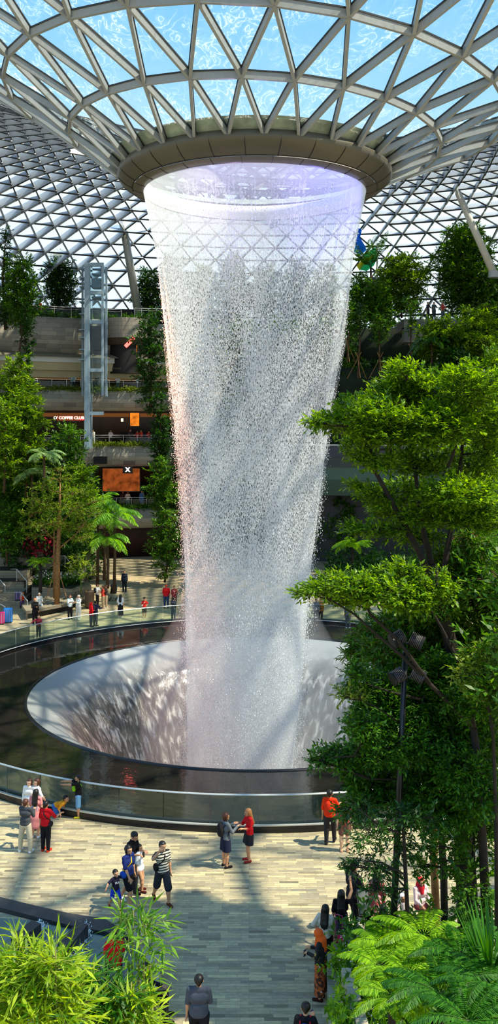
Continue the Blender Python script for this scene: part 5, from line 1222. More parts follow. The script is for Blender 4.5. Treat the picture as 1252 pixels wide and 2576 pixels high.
film('film_green', [(915,640,88.2),(944,622,88.6),(950,645,88.6),(940,668,88.4),(922,682,88),(904,678,87.8)], (.05, .75, .35))
film('film_yellow', [(896,668,87.8),(912,652,88),(944,640,88.3),(930,656,88),(912,668,87.9),(904,680,87.7)], (.8, .75, .05))
mb = MB(); mb.tube([P(948, 720, 88.6), P(948, 620, 88.6)], .08, 8); mb.build('mast', M_WHITE, pv)
mb = MB(); mb.prism([(P(918, 0, 89)[0], 89), (P(985, 0, 89)[0], 89), (P(985, 0, 89)[0], 89.4), (P(918, 0, 89)[0], 89.4)], 24, 28.2); mb.build('grey_screen', mat('grey_screen', srgb(120, 132, 138), .6), pv)
# small white lantern on the dark ledge to the right
la = thing('bollard_light', 'small white lantern standing on the pale coping of the dark gallery', 'lamp', P(1016, 1136, 78)); p = P(1016, 1136, 78)
mb = MB(); mb.tube([p, p+(0, 0, .06)], .16, 10); mb.build('base', M_WHITE, la); mb = MB(); mb.ball(p+(0, 0, .26), (.11, .11, .16), 10, 8); mb.build('globe', M_WHITE, la); mb = MB(); mb.tube([p+(0, 0, .40), p+(0, 0, .46)], [.14, .04], 10); mb.build('cap', M_WHITE, la)
# ------------------------------------------------------------------ people
def surface_nets(S, org, h):
    """smooth closed surface of S < 0 on a regular grid"""
    I = S < 0
    nx, ny, nz = S.shape
    cnt = np.zeros((nx-1, ny-1, nz-1), np.int8)
    offs = [(i, j, k) for i in (0, 1) for j in (0, 1) for k in (0, 1)]
    for i, j, k in offs: cnt += I[i:nx-1+i, j:ny-1+j, k:nz-1+k]
    act = (cnt > 0) & (cnt < 8)
    ci, cj, ck = np.nonzero(act)
    if len(ci) == 0: return np.zeros((0, 3)), np.zeros((0, 4), int)
    cv = np.stack([S[ci+i, cj+j, ck+k] for i, j, k in offs], 1)
    O = np.array(offs, float); pos = np.zeros((len(ci), 3)); num = np.zeros(len(ci))
    for a in range(8):
        for b in range(a+1, 8):
            if np.abs(O[a]-O[b]).sum() != 1: continue
            va, vb = cv[:, a], cv[:, b]; cr = (va < 0) != (vb < 0)
            t = np.where(cr, va/np.where(cr, va-vb, 1), 0)
            pos += np.where(cr[:, None], O[a]+(O[b]-O[a])*t[:, None], 0); num += cr
    V = (np.stack([ci, cj, ck], 1)+pos/num[:, None])*h+org
    idx = -np.ones(act.shape, np.int64); idx[ci, cj, ck] = np.arange(len(ci))
    Fs = []
    for ax in range(3):
        sl0 = [slice(None)]*3; sl1 = [slice(None)]*3; sl0[ax] = slice(0, -1); sl1[ax] = slice(1, None)
        A = I[tuple(sl0)]; B = I[tuple(sl1)]; e = A != B
        b, c = [(1, 2), (2, 0), (0, 1)][ax]
        x = np.nonzero(e); X = np.stack(x, 1)
        ok = (X[:, b] > 0) & (X[:, c] > 0) & (X[:, b] < S.shape[b]-1) & (X[:, c] < S.shape[c]-1)
        X = X[ok]; inside = A[tuple(X.T)]
        def at(db, dc):
            Y = X.copy(); Y[:, b] += db; Y[:, c] += dc; return idx[tuple(Y.T)]
        q = np.stack([at(-1, -1), at(0, -1), at(0, 0), at(-1, 0)], 1)
        q[~inside] = q[~inside][:, ::-1]; Fs.append(q)
    Fq = np.concatenate(Fs); Fq = Fq[(Fq >= 0).all(1)]
    return V, Fq

class SDF:
    """rounded limbs and ellipsoids melted into one surface"""
    def __init__(s): s.p = []; s.cut = []
    def cap(s, a, b, ra, rb, k=0.02): s.p.append(('c', np.array(a, float), np.array(b, float), ra, rb, k)); return s
    def ell(s, c, r, k=0.02, R=None): s.p.append(('e', np.array(c, float), np.array(r, float), R, None, k)); return s
    def chop(s, point, normal): s.cut.append((np.array(point, float), np.array(normal, float))); return s   # removes the side the normal points to
    def mesh(s, h, hollow=None):
        lo = np.full(3, 1e9); hi = -lo
        for q in s.p:
            if q[0] == 'c': m = max(q[3], q[4]); lo = np.minimum(lo, np.minimum(q[1], q[2])-m); hi = np.maximum(hi, np.maximum(q[1], q[2])+m)
            else: m = q[2].max(); lo = np.minimum(lo, q[1]-m); hi = np.maximum(hi, q[1]+m)
        lo -= 3*h; hi += 3*h; n = np.ceil((hi-lo)/h).astype(int)+1
        ax = [lo[i]+h*np.arange(n[i]) for i in range(3)]
        S = np.full(n, 0.3, np.float32)
        for q in s.p:
            k = q[5]; mg = k+3*h
            if q[0] == 'c': m = max(q[3], q[4])+mg; l = np.minimum(q[1], q[2])-m; u = np.maximum(q[1], q[2])+m
            else: m = q[2].max()+mg; l = q[1]-m; u = q[1]+m
            i0 = np.clip(np.floor((l-lo)/h).astype(int), 0, n); i1 = np.clip(np.ceil((u-lo)/h).astype(int)+1, 0, n)
            sl = tuple(slice(i0[i], i1[i]) for i in range(3))
            X = ax[0][sl[0]][:, None, None]; Y = ax[1][sl[1]][None, :, None]; Z = ax[2][sl[2]][None, None, :]
            if q[0] == 'c':
                a, b = q[1], q[2]; d = b-a; L2 = max(1e-9, float(d@d))
                t = np.clip(((X-a[0])*d[0]+(Y-a[1])*d[1]+(Z-a[2])*d[2])/L2, 0, 1)
                D_ = np.sqrt((X-a[0]-t*d[0])**2+(Y-a[1]-t*d[1])**2+(Z-a[2]-t*d[2])**2)-(q[3]+(q[4]-q[3])*t)
            else:
                c, r, R = q[1], q[2], q[3]; x, y, z = X-c[0], Y-c[1], Z-c[2]
                if R is not None: x, y, z = R[0][0]*x+R[0][1]*y+R[0][2]*z, R[1][0]*x+R[1][1]*y+R[1][2]*z, R[2][0]*x+R[2][1]*y+R[2][2]*z
                g = np.sqrt((x/r[0])**2+(y/r[1])**2+(z/r[2])**2); g2 = np.sqrt((x/r[0]**2)**2+(y/r[1]**2)**2+(z/r[2]**2)**2)+1e-6
                D_ = g*(g-1)/g2
            A = S[sl]; hh = np.clip(0.5+0.5*(A-D_)/k, 0, 1)
            S[sl] = A*(1-hh)+D_*hh-k*hh*(1-hh)
        for p, nn in s.cut:
            nn = nn/np.linalg.norm(nn)
            pl = (ax[0][:, None, None]-p[0])*nn[0]+(ax[1][None, :, None]-p[1])*nn[1]+(ax[2][None, None, :]-p[2])*nn[2]
            S = np.maximum(S, pl.astype(np.float32))
        return surface_nets(S, lo, h)

SKIN = mat('skin_tan', srgb(206, 150, 112), .5, var=.04); SKIN2 = mat('skin_light', srgb(228, 180, 146), .5, var=.04)
HAIRB = mat('hair_black', srgb(24, 18, 16), .45, var=.2, scale=40); HAIRBR = mat('hair_brown', srgb(86, 46, 26), .45, var=.2, scale=40); HAIRBL = mat('hair_lightbrown', srgb(168, 112, 64), .45, var=.2, scale=40); HAIRG = mat('hair_grey', srgb(190, 188, 184), .5, var=.1)
EYE = mat('eye_dark', srgb(22, 16, 14), .3); LIP = mat('lip', srgb(168, 84, 76), .5)
_cl = {}
def cloth(c):
    if not isinstance(c, tuple): return c
    key = 'cloth_%02x%02x%02x' % c
    return mat(key, srgb(*c), .85, var=.08, scale=14, spec=.15, bump=.15)
def striped(name, c1, c2, w_):
    if name in MATS: return MATS[name]
    m = bpy.data.materials.new(name); MATS[name] = m
    nt, nd, lk = nodes_of(m); out = N(nt, 'ShaderNodeOutputMaterial'); b = N(nt, 'ShaderNodeBsdfPrincipled'); b.inputs['Roughness'].default_value = .85
    tc = N(nt, 'ShaderNodeTexCoord'); s = N(nt, 'ShaderNodeSeparateXYZ'); lk.new(tc.outputs['Object'], s.inputs[0])
    mo = N(nt, 'ShaderNodeMath', operation='PINGPONG'); mo.inputs[1].default_value = w_; lk.new(s.outputs['Z'], mo.inputs[0])
    g = N(nt, 'ShaderNodeMath', operation='GREATER_THAN'); g.inputs[1].default_value = w_*.45; lk.new(mo.outputs[0], g.inputs[0])
    mx = N(nt, 'ShaderNodeMix', data_type='RGBA'); mx.inputs['A'].default_value = rgba(c1); mx.inputs['B'].default_value = rgba(c2); lk.new(g.outputs[0], mx.inputs['Factor'])
    lk.new(mx.outputs['Result'], b.inputs['Base Color']); lk.new(b.outputs[0], out.inputs['Surface']); return m
def patterned(name, c1, c2, sc=18, thr=.5):
    if name in MATS: return MATS[name]
    m = bpy.data.materials.new(name); MATS[name] = m
    nt, nd, lk = nodes_of(m); out = N(nt, 'ShaderNodeOutputMaterial'); b = N(nt, 'ShaderNodeBsdfPrincipled'); b.inputs['Roughness'].default_value = .8
    tc = N(nt, 'ShaderNodeTexCoord'); n = N(nt, 'ShaderNodeTexNoise', i_Scale=sc, i_Detail=2.0); lk.new(tc.outputs['Object'], n.inputs['Vector'])
    r = ramp(nt, [(thr-.04, c1), (thr+.04, c2)]); lk.new(n.outputs['Fac'], r.inputs['Fac']); lk.new(r.outputs['Color'], b.inputs['Base Color']); lk.new(b.outputs[0], out.inputs['Surface']); return m

def nv(*v): v = np.array(v, float); return v/np.linalg.norm(v)
# arms: (upper-arm direction, forearm direction) for the right side; x is outward from the body, -y is forward
ARMS = {'down': ((.16, .02, -1), (.06, -.14, -1)), 'swing_f': ((.14, -.35, -1), (.04, -.75, -1)), 'swing_b': ((.18, .4, -1), (.12, .2, -1)),
 'phone': ((.18, -.42, -.85), (-.38, -.85, .38)), 'low_phone': ((.16, -.15, -1), (-.30, -1, .10)), 'raise': ((.30, -.55, .62), (-.15, -.35, 1)),
 'fwd': ((.10, -1, .05), (-.05, -1, .05)), 'brow': ((.62, -.70, -.02), (-.72, .02, .62)), 'hip': ((.5, .2, -.85), (-.55, -.35, -.6)), 'bag': ((.16, .12, -1), (-.12, -.8, -.25)),
 'cross': ((.18, -.25, -1), (-1, -.45, .12)), 'hold': ((.5, -.3, -.7), (.15, -.9, .1)), 'side': ((.9, -.3, -.35), (.7, -.55, -.4)), 'rail': ((.25, -.5, -.85), (.05, -1, -.05)), 'face': ((.2, -.5, -.75), (-.3, -.45, .95)), 'lap': ((.15, -.35, -1), (-.25, -1, -.25))}
LEGS = {'stand': ((.02, 0, -1), (.01, .03, -1)), 'front': ((.03, -.42, -1), (.02, -.05, -1)), 'back': ((.02, .34, -1), (.01, .62, -1)), 'wide': ((.16, 0, -1), (.06, .03, -1)),
 'sit': ((.10, -1, -.05), (.03, -.05, -1)), 'crouch': ((.3, -1, .15), (.0, .9, -.8)), 'step': ((.02, -.2, -1), (.01, .12, -1)), 'kneel': ((.1, -.35, -1), (.0, 1, -.12)), 'lie': ((.1, -1, .0), (.02, -1, -.05))}
PEOPLE = []
def person(label, at, h, face, top=(200, 200, 200), bot=(40, 40, 45), bottom='trousers', sleeve=.5, hair='short', hairm=None, legs=('stand', 'stand'), arms=('down', 'down'), shoes=(30, 28, 28), skin=None,
           lean=0.0, turn=0.0, nod=0.0, fine=.011, bag=None, z=None, botlen=1.0, cat='person', group=None, longtop=0.0, seat=None, width=1.06, extra=None, pitch=0.0, hat=None, child=False):
    """at: ground position; face: heading in degrees (0 looks towards the gallery, 90 to the right, 180 away)"""
    at = np.array(at, float)
    skin = skin or SKIN; hairm = hairm or HAIRB
    t = thing('person', label, cat, at, group)
    hs = h
    hd = 0.071*h*(1.25 if child else 1.0)                     # half head height
    W_ = width
    thigh, shin = .245*h, .245*h
    # legs
    def legchain(side, pose):
        u, l = LEGS[pose]; u = nv(u[0]*side, u[1], u[2]); l = nv(l[0]*side, l[1], l[2])
        return u, l
    hipz = 0.0
    chains = []
    for side, pose in ((1, legs[0]), (-1, legs[1])):
        u, l = legchain(side, pose); hip = np.array((side*.052*h*W_, 0, 0)); knee = hip+u*thigh; ank = knee+l*shin; chains.append((side, hip, knee, ank, pose))
    low = min(c[3][2] for c in chains)
    if legs[0] in ('sit',) and seat is not None: zoff = seat+.07*h
    else: zoff = -low+.045*h
    if legs[0] == 'kneel': zoff = -min(min(c[2][2], c[3][2]) for c in chains)+.05*h
    hipc = np.array((0, 0, zoff))
    chains = [(s, a+hipc, b+hipc, c+hipc, p) for s, a, b, c, p in chains]
    # spine
    ln = math.radians(lean); up = np.array((0, -math.sin(ln), math.cos(ln))); fw = np.array((0, -math.cos(ln), -math.sin(ln)))
    waist = hipc+up*.09*h; chest = hipc+up*.215*h; shl = hipc+up*.30*h; neck = hipc+up*.335*h
    tq = math.radians(turn); nd_ = math.radians(nod)
    hf = np.array((math.sin(tq)*math.cos(nd_), -math.cos(tq)*math.cos(nd_), -math.sin(nd_))); hf = hf+fw*0; hf /= np.linalg.norm(hf)
    hu = up*.6+np.array((0, 0, .4)); hu = hu-hf*(hu@hf); hu /= np.linalg.norm(hu); hs_ = np.cross(hu, hf); 
    head = neck+hu*(hd*1.05)+hf*.012*h
    R = np.stack([hs_, -hf, hu])                       # rows: head axes
    hp = lambda x, y, z: head+hs_*x*hd+(-hf)*y*hd+hu*z*hd
    B = SDF()
    B.cap(hipc+(.03*h*W_, 0, 0), hipc+(-.03*h*W_, 0, 0), .062*h*W_, .062*h*W_, .03)
    B.cap(waist+(.028*h*W_, 0, 0), waist-(.028*h*W_, 0, 0), .055*h*W_, .055*h*W_, .04)
    B.cap(chest+(.044*h*W_, 0, 0), chest-(.044*h*W_, 0, 0), .058*h*W_, .058*h*W_, .03)
    sw = .094*h*W_
    B.cap(shl+(sw*.8, 0, 0), shl-(sw*.8, 0, 0), .035*h, .035*h, .03)
    B.cap(shl, neck+hu*.03*h, .034*h, .029*h, .02)
    # head: skull, jaw, nose, brow, ears
    B.ell(hp(0, .12, .18), (hd*.74, hd*.88, hd*.80), .015, R); B.ell(hp(0, -.18, -.32), (hd*.52, hd*.58, hd*.62), .02, R)
    B.cap(hp(0, -.84, .05), hp(0, -.98, -.22), hd*.07, hd*.13, .008); B.cap(hp(-.34, -.70, .16), hp(.34, -.70, .16), hd*.10, hd*.10, .012)
    B.ell(hp(0, -.74, -.55), (hd*.26, hd*.12, hd*.10), .008, R); B.ell(hp(0, -.66, -.82), (hd*.2, hd*.16, hd*.14), .012, R)
    for s in (-1, 1): B.ell(hp(s*.76, .12, -.05), (hd*.09, hd*.20, hd*.28), .006, R)
    for side, a, k, n, pose in chains:
        B.cap(a, k, .052*h*W_, .036*h*W_, .025); B.cap(k, k+(n-k)*.35, .036*h*W_, .036*h*W_, .02); B.cap(k+(n-k)*.35, n, .036*h*W_, .021*h, .02)
    feet = []
    for side, a, k, n, pose in chains:
        sd = nv(*(n-k)); toe = np.array((side*.10, -1, 0.0))
        if pose == 'back': toe = nv(side*.05, -.8, -.6)
        if pose in ('kneel', 'lie'): toe = nv(0, -.2, .98) if pose == 'lie' else nv(0, .3, -.95)
        toe = toe/np.linalg.norm(toe); heel = n-toe*.02*h+np.array((0, 0, -.025*h if pose not in ('lie',) else 0)); tip = heel+toe*.115*h
        if pose not in ('back', 'lie', 'kneel'): tip[2] = min(tip[2], heel[2])
        feet.append((heel, tip, n)); B.cap(n, heel, .022*h, .022*h, .015); B.cap(heel, tip, .021*h, .019*h, .015)
    # arms and hands with five fingers
    hands = []
    arm_pts = []
    for side, pose in ((1, arms[0]), (-1, arms[1])):
        if isinstance(pose, str): u, f = ARMS[pose]
        else: u, f = pose
        ux = lambda v: np.array((side*v[0], 0, 0))+(-fw)*v[1]+up*v[2]
        u = nv(*ux(u)); f = nv(*ux(f))
        s0 = shl+np.array((side*sw, 0, 0)); el = s0+u*.172*h; wr = el+f*.145*h
        arm_pts.append((s0, el, wr, side)); B.cap(s0, el, .029*h*W_, .023*h, .02); B.cap(el, el+f*.05*h, .023*h, .023*h, .015); B.cap(el+f*.05*h, wr, .023*h, .0155*h, .015)
        pn = np.cross(f, u) ; 
        if np.linalg.norm(pn) < .15: pn = np.array((0, 1.0, .0))
        side_v = nv(*pn); palm = nv(*np.cross(side_v, f))*(1 if pose not in ('raise', 'fwd') else 1)
        if pose in ('down', 'swing_f', 'swing_b', 'bag'): side_v = -fw-f*((-fw)@f); side_v /= np.linalg.norm(side_v); palm = np.cross(f, side_v)*side
        c = wr+f*.026*h; B.cap(wr, c, .016*h, .019*h, .01); B.cap(c-side_v*.014*h, c+side_v*.014*h, .014*h, .014*h, .008); B.cap(c+f*.018*h-side_v*.015*h, c+f*.018*h+side_v*.015*h, .012*h, .012*h, .008)
        curl = .9 if pose in ('phone', 'low_phone', 'raise', 'rail', 'bag', 'hold') else .35
        for j, (o, L) in enumerate(((-.0205, .036), (-.007, .045), (.007, .048), (.0205, .043))):
            b0 = c+f*.026*h+side_v*o*h; d1 = nv(*(f+palm*curl*.5+side_v*o*6)); d2 = nv(*(f+palm*curl*1.6)); m1 = b0+d1*L*h*.55; B.cap(b0-f*.008*h, m1, .0072*h, .0066*h, .004); B.cap(m1, m1+d2*L*h*.5, .0066*h, .0055*h, .003)
        tb = c+side_v*.016*h-f*.008*h; t1 = tb+nv(*(side_v*.9+f*.6+palm*.3))*.026*h; B.cap(tb, t1, .0085*h, .0075*h, .006); B.cap(t1, t1+nv(*(f*.9+palm*.6+side_v*.1))*.022*h, .0075*h, .006*h, .003)
        hands.append((c+f*.03*h+palm*.02*h, f, palm, side_v))
    th = math.radians(face); Rz = np.array(((math.cos(th), -math.sin(th), 0), (math.sin(th), math.cos(th), 0), (0, 0, 1)))
    if pitch:
        pa = math.radians(pitch); Rx = np.array(((1, 0, 0), (0, math.cos(pa), -math.sin(pa)), (0, math.sin(pa), math.cos(pa)))); Rz = Rz@Rx
    def put(S, name, m, hh=None):
        V, Fq = S.mesh(hh or fine)
        if len(V) == 0: return None
        o = raw(name, V@Rz.T+at, Fq, m, t, smooth=True); return o
    put(B, 'body', skin)
    # clothes: the same limbs a little fuller, cut at neckline, cuff and hem
    g = .012*h/1.65
    T = SDF()
    T.cap(waist+(.030*h*W_, 0, 0), waist-(.030*h*W_, 0, 0), .061*h*W_+g, .061*h*W_+g, .03); T.cap(chest+(.046*h*W_, 0, 0), chest-(.046*h*W_, 0, 0), .060*h*W_+g*.8, .060*h*W_+g*.8, .03)
    T.cap(hipc+up*(.02-longtop*.5)*h+np.array((.032*h*W_, 0, 0)), hipc+up*(.02-longtop*.5)*h-np.array((.032*h*W_, 0, 0)), (.066+longtop*.12)*h*W_+g, (.066+longtop*.12)*h*W_+g, .03)
    if longtop > .1: T.cap(waist, hipc-up*longtop*h, .08*h*W_, (.095+longtop*.14)*h*W_, .03)
    T.cap(shl+(sw*.9, 0, -.004*h), shl, .034*h+g*.6, .040*h+g*.6, .02); T.cap(shl-(sw*.9, 0, .004*h), shl, .034*h+g*.6, .040*h+g*.6, .02)
    for s0, el, wr, side in arm_pts:
        if sleeve <= .5: e = s0+(el-s0)*min(1, sleeve*2); T.cap(s0, e, .029*h*W_+g*.8, .029*h+g, .012)
        else: T.cap(s0, el, .029*h*W_+g*.7, .025*h+g*.8, .012); T.cap(el, el+(wr-el)*min(1.0, (sleeve-.5)*2), .025*h+g*.8, .020*h+g*.6, .012)
    T.cap(shl, shl+up*.03*h, .042*h, .036*h+g*.5, .02); T.chop(shl+up*.043*h, up); T.chop(hipc-up*(.055+longtop)*h, -up)
    topo = put(T, 'dress' if bottom == 'none' else 'shirt', cloth(top))
    if bottom in ('trousers', 'shorts'):
        Bt = SDF(); Bt.cap(hipc+(.033*h*W_, 0, 0), hipc-(.033*h*W_, 0, 0), .064*h*W_+g*.7, .064*h*W_+g*.7, .03); Bt.cap(hipc+up*.05*h+np.array((.03*h, 0, 0)), hipc+up*.05*h-np.array((.03*h, 0, 0)), .058*h*W_+g*.6, .058*h*W_+g*.6, .03)
        for side, a, k, n, pose in chains:
            if bottom == 'shorts': e = a+(k-a)*botlen*.95; Bt.cap(a, e, .055*h*W_+g, .048*h*W_+g*1.6, .02)
            else: Bt.cap(a, k, .054*h*W_+g, .040*h*W_+g, .02); Bt.cap(k, k+(n-k)*botlen, .040*h*W_+g, .028*h+g*1.1, .02)
        Bt.chop(hipc+up*.075*h, up); put(Bt, bottom, cloth(bot))
    elif bottom in ('skirt', 'longskirt'):
        K = SDF(); L = (.215 if bottom == 'skirt' else .44)*h*botlen; mid = sum((c[2] for c in chains), np.zeros(3))/2
        K.cap(hipc+up*.05*h+(.02*h, 0, 0), hipc+up*.05*h-np.array((.02*h, 0, 0)), .062*h*W_+g, .062*h*W_+g, .03)
        dn = mid-hipc; dn /= np.linalg.norm(dn); e = hipc+dn*L
        for s in (-1, 1): K.cap(hipc+np.array((s*.03*h, 0, 0)), e+np.array((s*.055*h, 0, 0)), .068*h*W_+g, .085*h if bottom == 'skirt' else .08*h, .04)
        K.chop(hipc+up*.085*h, up); K.chop(e, dn); put(K, 'skirt', cloth(bot))
    sh = SDF()
    if shoes is not None:
        for heel, tip, n in feet: sh.cap(heel, tip, .0265*h, .023*h, .012); sh.cap(n+(heel-n)*.3, heel, .0245*h, .0265*h, .012)
        V, Fq = sh.mesh(fine); 
        # each shoe is a mesh of its own
        mid = [(a+b)/2 for a, b, _ in feet]; dv = np.stack([np.linalg.norm(V-m_, axis=1) for m_ in mid], 1).argmin(1)
        for j in (0, 1):
            keep = dv == j; mp_ = -np.ones(len(V), int); mp_[keep] = np.arange(keep.sum()); fj = Fq[keep[Fq].all(1)]
            raw('shoe', V[keep]@Rz.T+at, mp_[fj], cloth(shoes), t, smooth=True)
    # eyes and lips
    mb = MB()
    for s in (-1, 1): mb.ball(hp(s*.32, -.735, .02), hd*.10, 8, 6)
    mb.v = [tuple(np.array(v)@Rz.T+at) for v in mb.v]; mb.build('eyes', EYE, t)
    mb = MB(); mb.ball(hp(0, -.83, -.54), (hd*.20, hd*.06, hd*.05), 8, 5); mb.v = [tuple(np.array(v)@Rz.T+at) for v in mb.v]; mb.build('mouth', LIP, t)
    # hair
    Hs = SDF()
    if hair in ('short', 'bob', 'long', 'tail', 'bun'):
        Hs.ell(hp(0, .20, .30), (hd*.83, hd*.92, hd*.82), .015, R)
        if hair != 'short': Hs.cap(hp(0, .55, .1), hp(0, .55, -.6), hd*.62, hd*.5, .03); [Hs.cap(hp(s*.62, .1, .1), hp(s*.62, .15, -.75), hd*.24, hd*.2, .02) for s in (-1, 1)]
        else: Hs.cap(hp(0, .55, .1), hp(0, .62, -.45), hd*.55, hd*.34, .03)
        if hair == 'long':
            for s in (-1, 0, 1):
                q_ = chest-fw*.072*h+np.array((s*.034*h, 0, 0)); Hs.cap(hp(s*.42, .5, -.3), q_, hd*.50, hd*.40, .03); Hs.cap(q_, q_-up*(.055+.02*(s == 0))*h, hd*.40, hd*.24, .03)
        if hair == 'tail': Hs.cap(hp(0, 1.05, .3), hp(0, 1.35, -.6), hd*.22, hd*.2, .02); Hs.cap(hp(0, 1.35, -.6), hp(0, 1.1, -1.6), hd*.2, hd*.08, .02)
        if hair == 'bun': Hs.ell(hp(0, .7, 1.05), (hd*.32,)*3, .02, R)
        # open the face
        V, Fq = Hs.mesh(fine)
        Lc = (V-head)@np.stack([hs_, -hf, hu]).T/hd
        keep = ~((Lc[:, 1] < -.22) & (Lc[:, 2] < .50) & (np.abs(Lc[:, 0]) < .72) & (Lc[:, 2] > -1.2))
        mp_ = -np.ones(len(V), int); mp_[keep] = np.arange(keep.sum()); fj = Fq[keep[Fq].all(1)]
        raw('hair', V[keep]@Rz.T+at, mp_[fj], hairm, t, smooth=True)
    if hair == 'scarf' or hat == 'scarf':
        Hs = SDF(); Hs.ell(hp(0, .16, .2), (hd*.92, hd*1.0, hd*.95), .02, R); Hs.cap(hp(0, .1, -.5), neck+up*-.01*h, hd*.8, hd*1.0, .03); Hs.cap(neck-fw*.02*h, chest-fw*.05*h, hd*.95, hd*.7, .04); Hs.cap(neck+fw*.02*h, chest+fw*.05*h+up*.03*h, hd*.8, hd*.55, .04)
        V, Fq = Hs.mesh(fine); Lc = (V-head)@np.stack([hs_, -hf, hu]).T/hd; keep = ~((Lc[:, 1] < -.35) & (Lc[:, 2] < .52) & (Lc[:, 2] > -.75) & (np.abs(Lc[:, 0]) < .62))
        mp_ = -np.ones(len(V), int); mp_[keep] = np.arange(keep.sum()); fj = Fq[keep[Fq].all(1)]; raw('headscarf', V[keep]@Rz.T+at, mp_[fj], hairm, t, smooth=True)
    if hat == 'cap':
        K = SDF(); K.ell(hp(0, .12, .52), (hd*.86, hd*.95, hd*.62), .01, R); K.ell(hp(0, -.85, .45), (hd*.6, hd*.55, hd*.08), .02, R); K.chop(hp(0, 0, .34), -hu); put(K, 'cap', hairm if hair == 'none' else cloth((24, 24, 26)))
    if bag:
        kind, col = bag; K = SDF()
        if kind == 'backpack': K.ell(chest-fw*.115*h-up*.03*h, (.085*h, .06*h, .13*h), .02); nm = 'backpack'
        elif kind == 'hipbag': K.ell(hipc+np.array((-.12*h, 0, 0))+up*.03*h, (.035*h, .07*h, .06*h), .02); nm = 'shoulder_bag'
        elif kind == 'sling': K.ell(waist+np.array((-.115*h, -.01*h, 0)), (.04*h, .075*h, .065*h), .02); nm = 'sling_bag'
        elif kind == 'frontbag': K.ell(chest+fw*.10*h-up*.05*h, (.055*h, .05*h, .075*h), .02); nm = 'front_bag'
        bo = put(K, nm, cloth(col))
        K = SDF()
        if kind in ('sling', 'hipbag', 'frontbag'):
            pts = [waist+np.array((-.11*h, 0, 0)), chest+fw*.078*h, shl+np.array((.06*h, 0, 0))+up*.037*h, chest-fw*.08*h+np.array((-.02*h, 0, 0)), waist+np.array((-.11*h, 0, 0))]
            for a, b in zip(pts[:-1], pts[1:]): K.cap(a, b, .011*h, .011*h, .006)
        else:
            for s in (-1, 1):
                pts = [chest-fw*.07*h+np.array((s*.06*h, 0, .02*h)), shl+np.array((s*.06*h, 0, 0))+up*.038*h, chest+fw*.075*h+np.array((s*.06*h, 0, 0)), waist+np.array((s*.10*h, 0, 0))]
                for a, b in zip(pts[:-1], pts[1:]): K.cap(a, b, .011*h, .011*h, .006)
        so_ = put(K, 'strap', cloth(extra or col))
        if so_ and bo: so_.parent = bo
    info = dict(root=t, hands=[(Rz@c+at, Rz@f, Rz@p_, Rz@s) for c, f, p_, s in hands], top=topo, chest=Rz@chest+at, Rz=Rz, fw=Rz@fw, up=up, h=h)
    PEOPLE.append(info); return info
def phone(label, info, hand=0, both=False):
    c, f, p_, s = info['hands'][hand]
    if both: c = (info['hands'][0][0]+info['hands'][1][0])/2
    t = thing('smartphone', label, 'phone', c)
    up = f if abs(f[2]) > .3 else np.array((0, 0, 1.0)); nrm = unit(np.cross(s, up)); x = unit(np.cross(up, nrm))
    mb = MB(); mb.box(c, (.078, .012, .155), ax=(x, nrm, unit(np.cross(x, nrm)))); cs_ = mb.build('case', M_KERB, t)
    mb = MB(); mb.box(c-nrm*.007, (.068, .002, .14), ax=(x, nrm, unit(np.cross(x, nrm)))); mb.build('screen', mat('phone_screen', srgb(60, 70, 90), .1), t).parent = cs_
BLK = (26, 25, 27); NAVY = (30, 34, 62); WHT = (236, 234, 230)
# --- group at the near left of the balustrade
a = person('woman in white shirt facing the gallery with an arm around her friend', G(74, 2083), 1.62, -12, WHT, (190, 180, 160), sleeve=.9, hair='bob', hairm=HAIRBR, arms=('side', 'down'), skin=SKIN2)
person('friend in white shirt leaning against the woman facing the gallery', G(93, 2083), 1.62, -50, WHT, (170, 165, 160), sleeve=.8, hair='bob', hairm=HAIRBR, arms=('down', 'cross'), skin=SKIN2)
a = person('long-haired woman seen from behind in a pink dress with a printed patch', G(90, 2107), 1.55, 172, (228, 140, 140), bottom='none', longtop=.26, sleeve=.35, hair='long', arms=('down', 'down'), shoes=(225, 225, 225), skin=SKIN2)
mb = MB(); c_ = a['chest']-a['fw']*.113+np.array((.0, 0, -.16)); x_ = np.array((math.cos(math.radians(172)), math.sin(math.radians(172)), 0)); mb.box(c_, (.20, .012, .16), ax=(x_, a['fw'], (0, 0, 1))); mb.build('printed_patch', patterned('dress_print', srgb(236, 226, 230), srgb(90, 90, 140), 30, .55), a['root'])
a = person('photographer from behind in dark grey sweater and beige trousers holding up a phone', G(64, 2143), 1.64, 165, (70, 74, 78), (196, 186, 160), sleeve=1.0, hair='short', hairm=HAIRBR, legs=('wide', 'wide'), arms=('phone', 'phone'), shoes=(238, 238, 238))
phone('smartphone held up by the photographer in the dark grey sweater', a, both=True)
person('boy from behind in red T-shirt, black trousers and red shoes with a dark bag', G(115, 2141), 1.55, 160, (208, 24, 34), (28, 28, 32), sleeve=.45, hair='short', arms=('down', 'hold'), shoes=(214, 50, 30), bag=('hipbag', (44, 42, 44)))
person('child in orange shirt kneeling bent over beside the kerb', G(139, 2054), 1.25, 75, (244, 160, 40), (60, 120, 200), bottom='shorts', sleeve=.5, hair='short', legs=('kneel', 'kneel'), arms=('rail', 'rail'), lean=68, child=True)
person('boy in black T-shirt and pale denim shorts stretching both arms to the left', G(197, 2056), 1.42, -82, BLK, (120, 170, 214), bottom='shorts', sleeve=.4, arms=('fwd', 'fwd'), shoes=(208, 200, 40), botlen=1.05, child=False, bag=('frontbag', (140, 210, 30)))
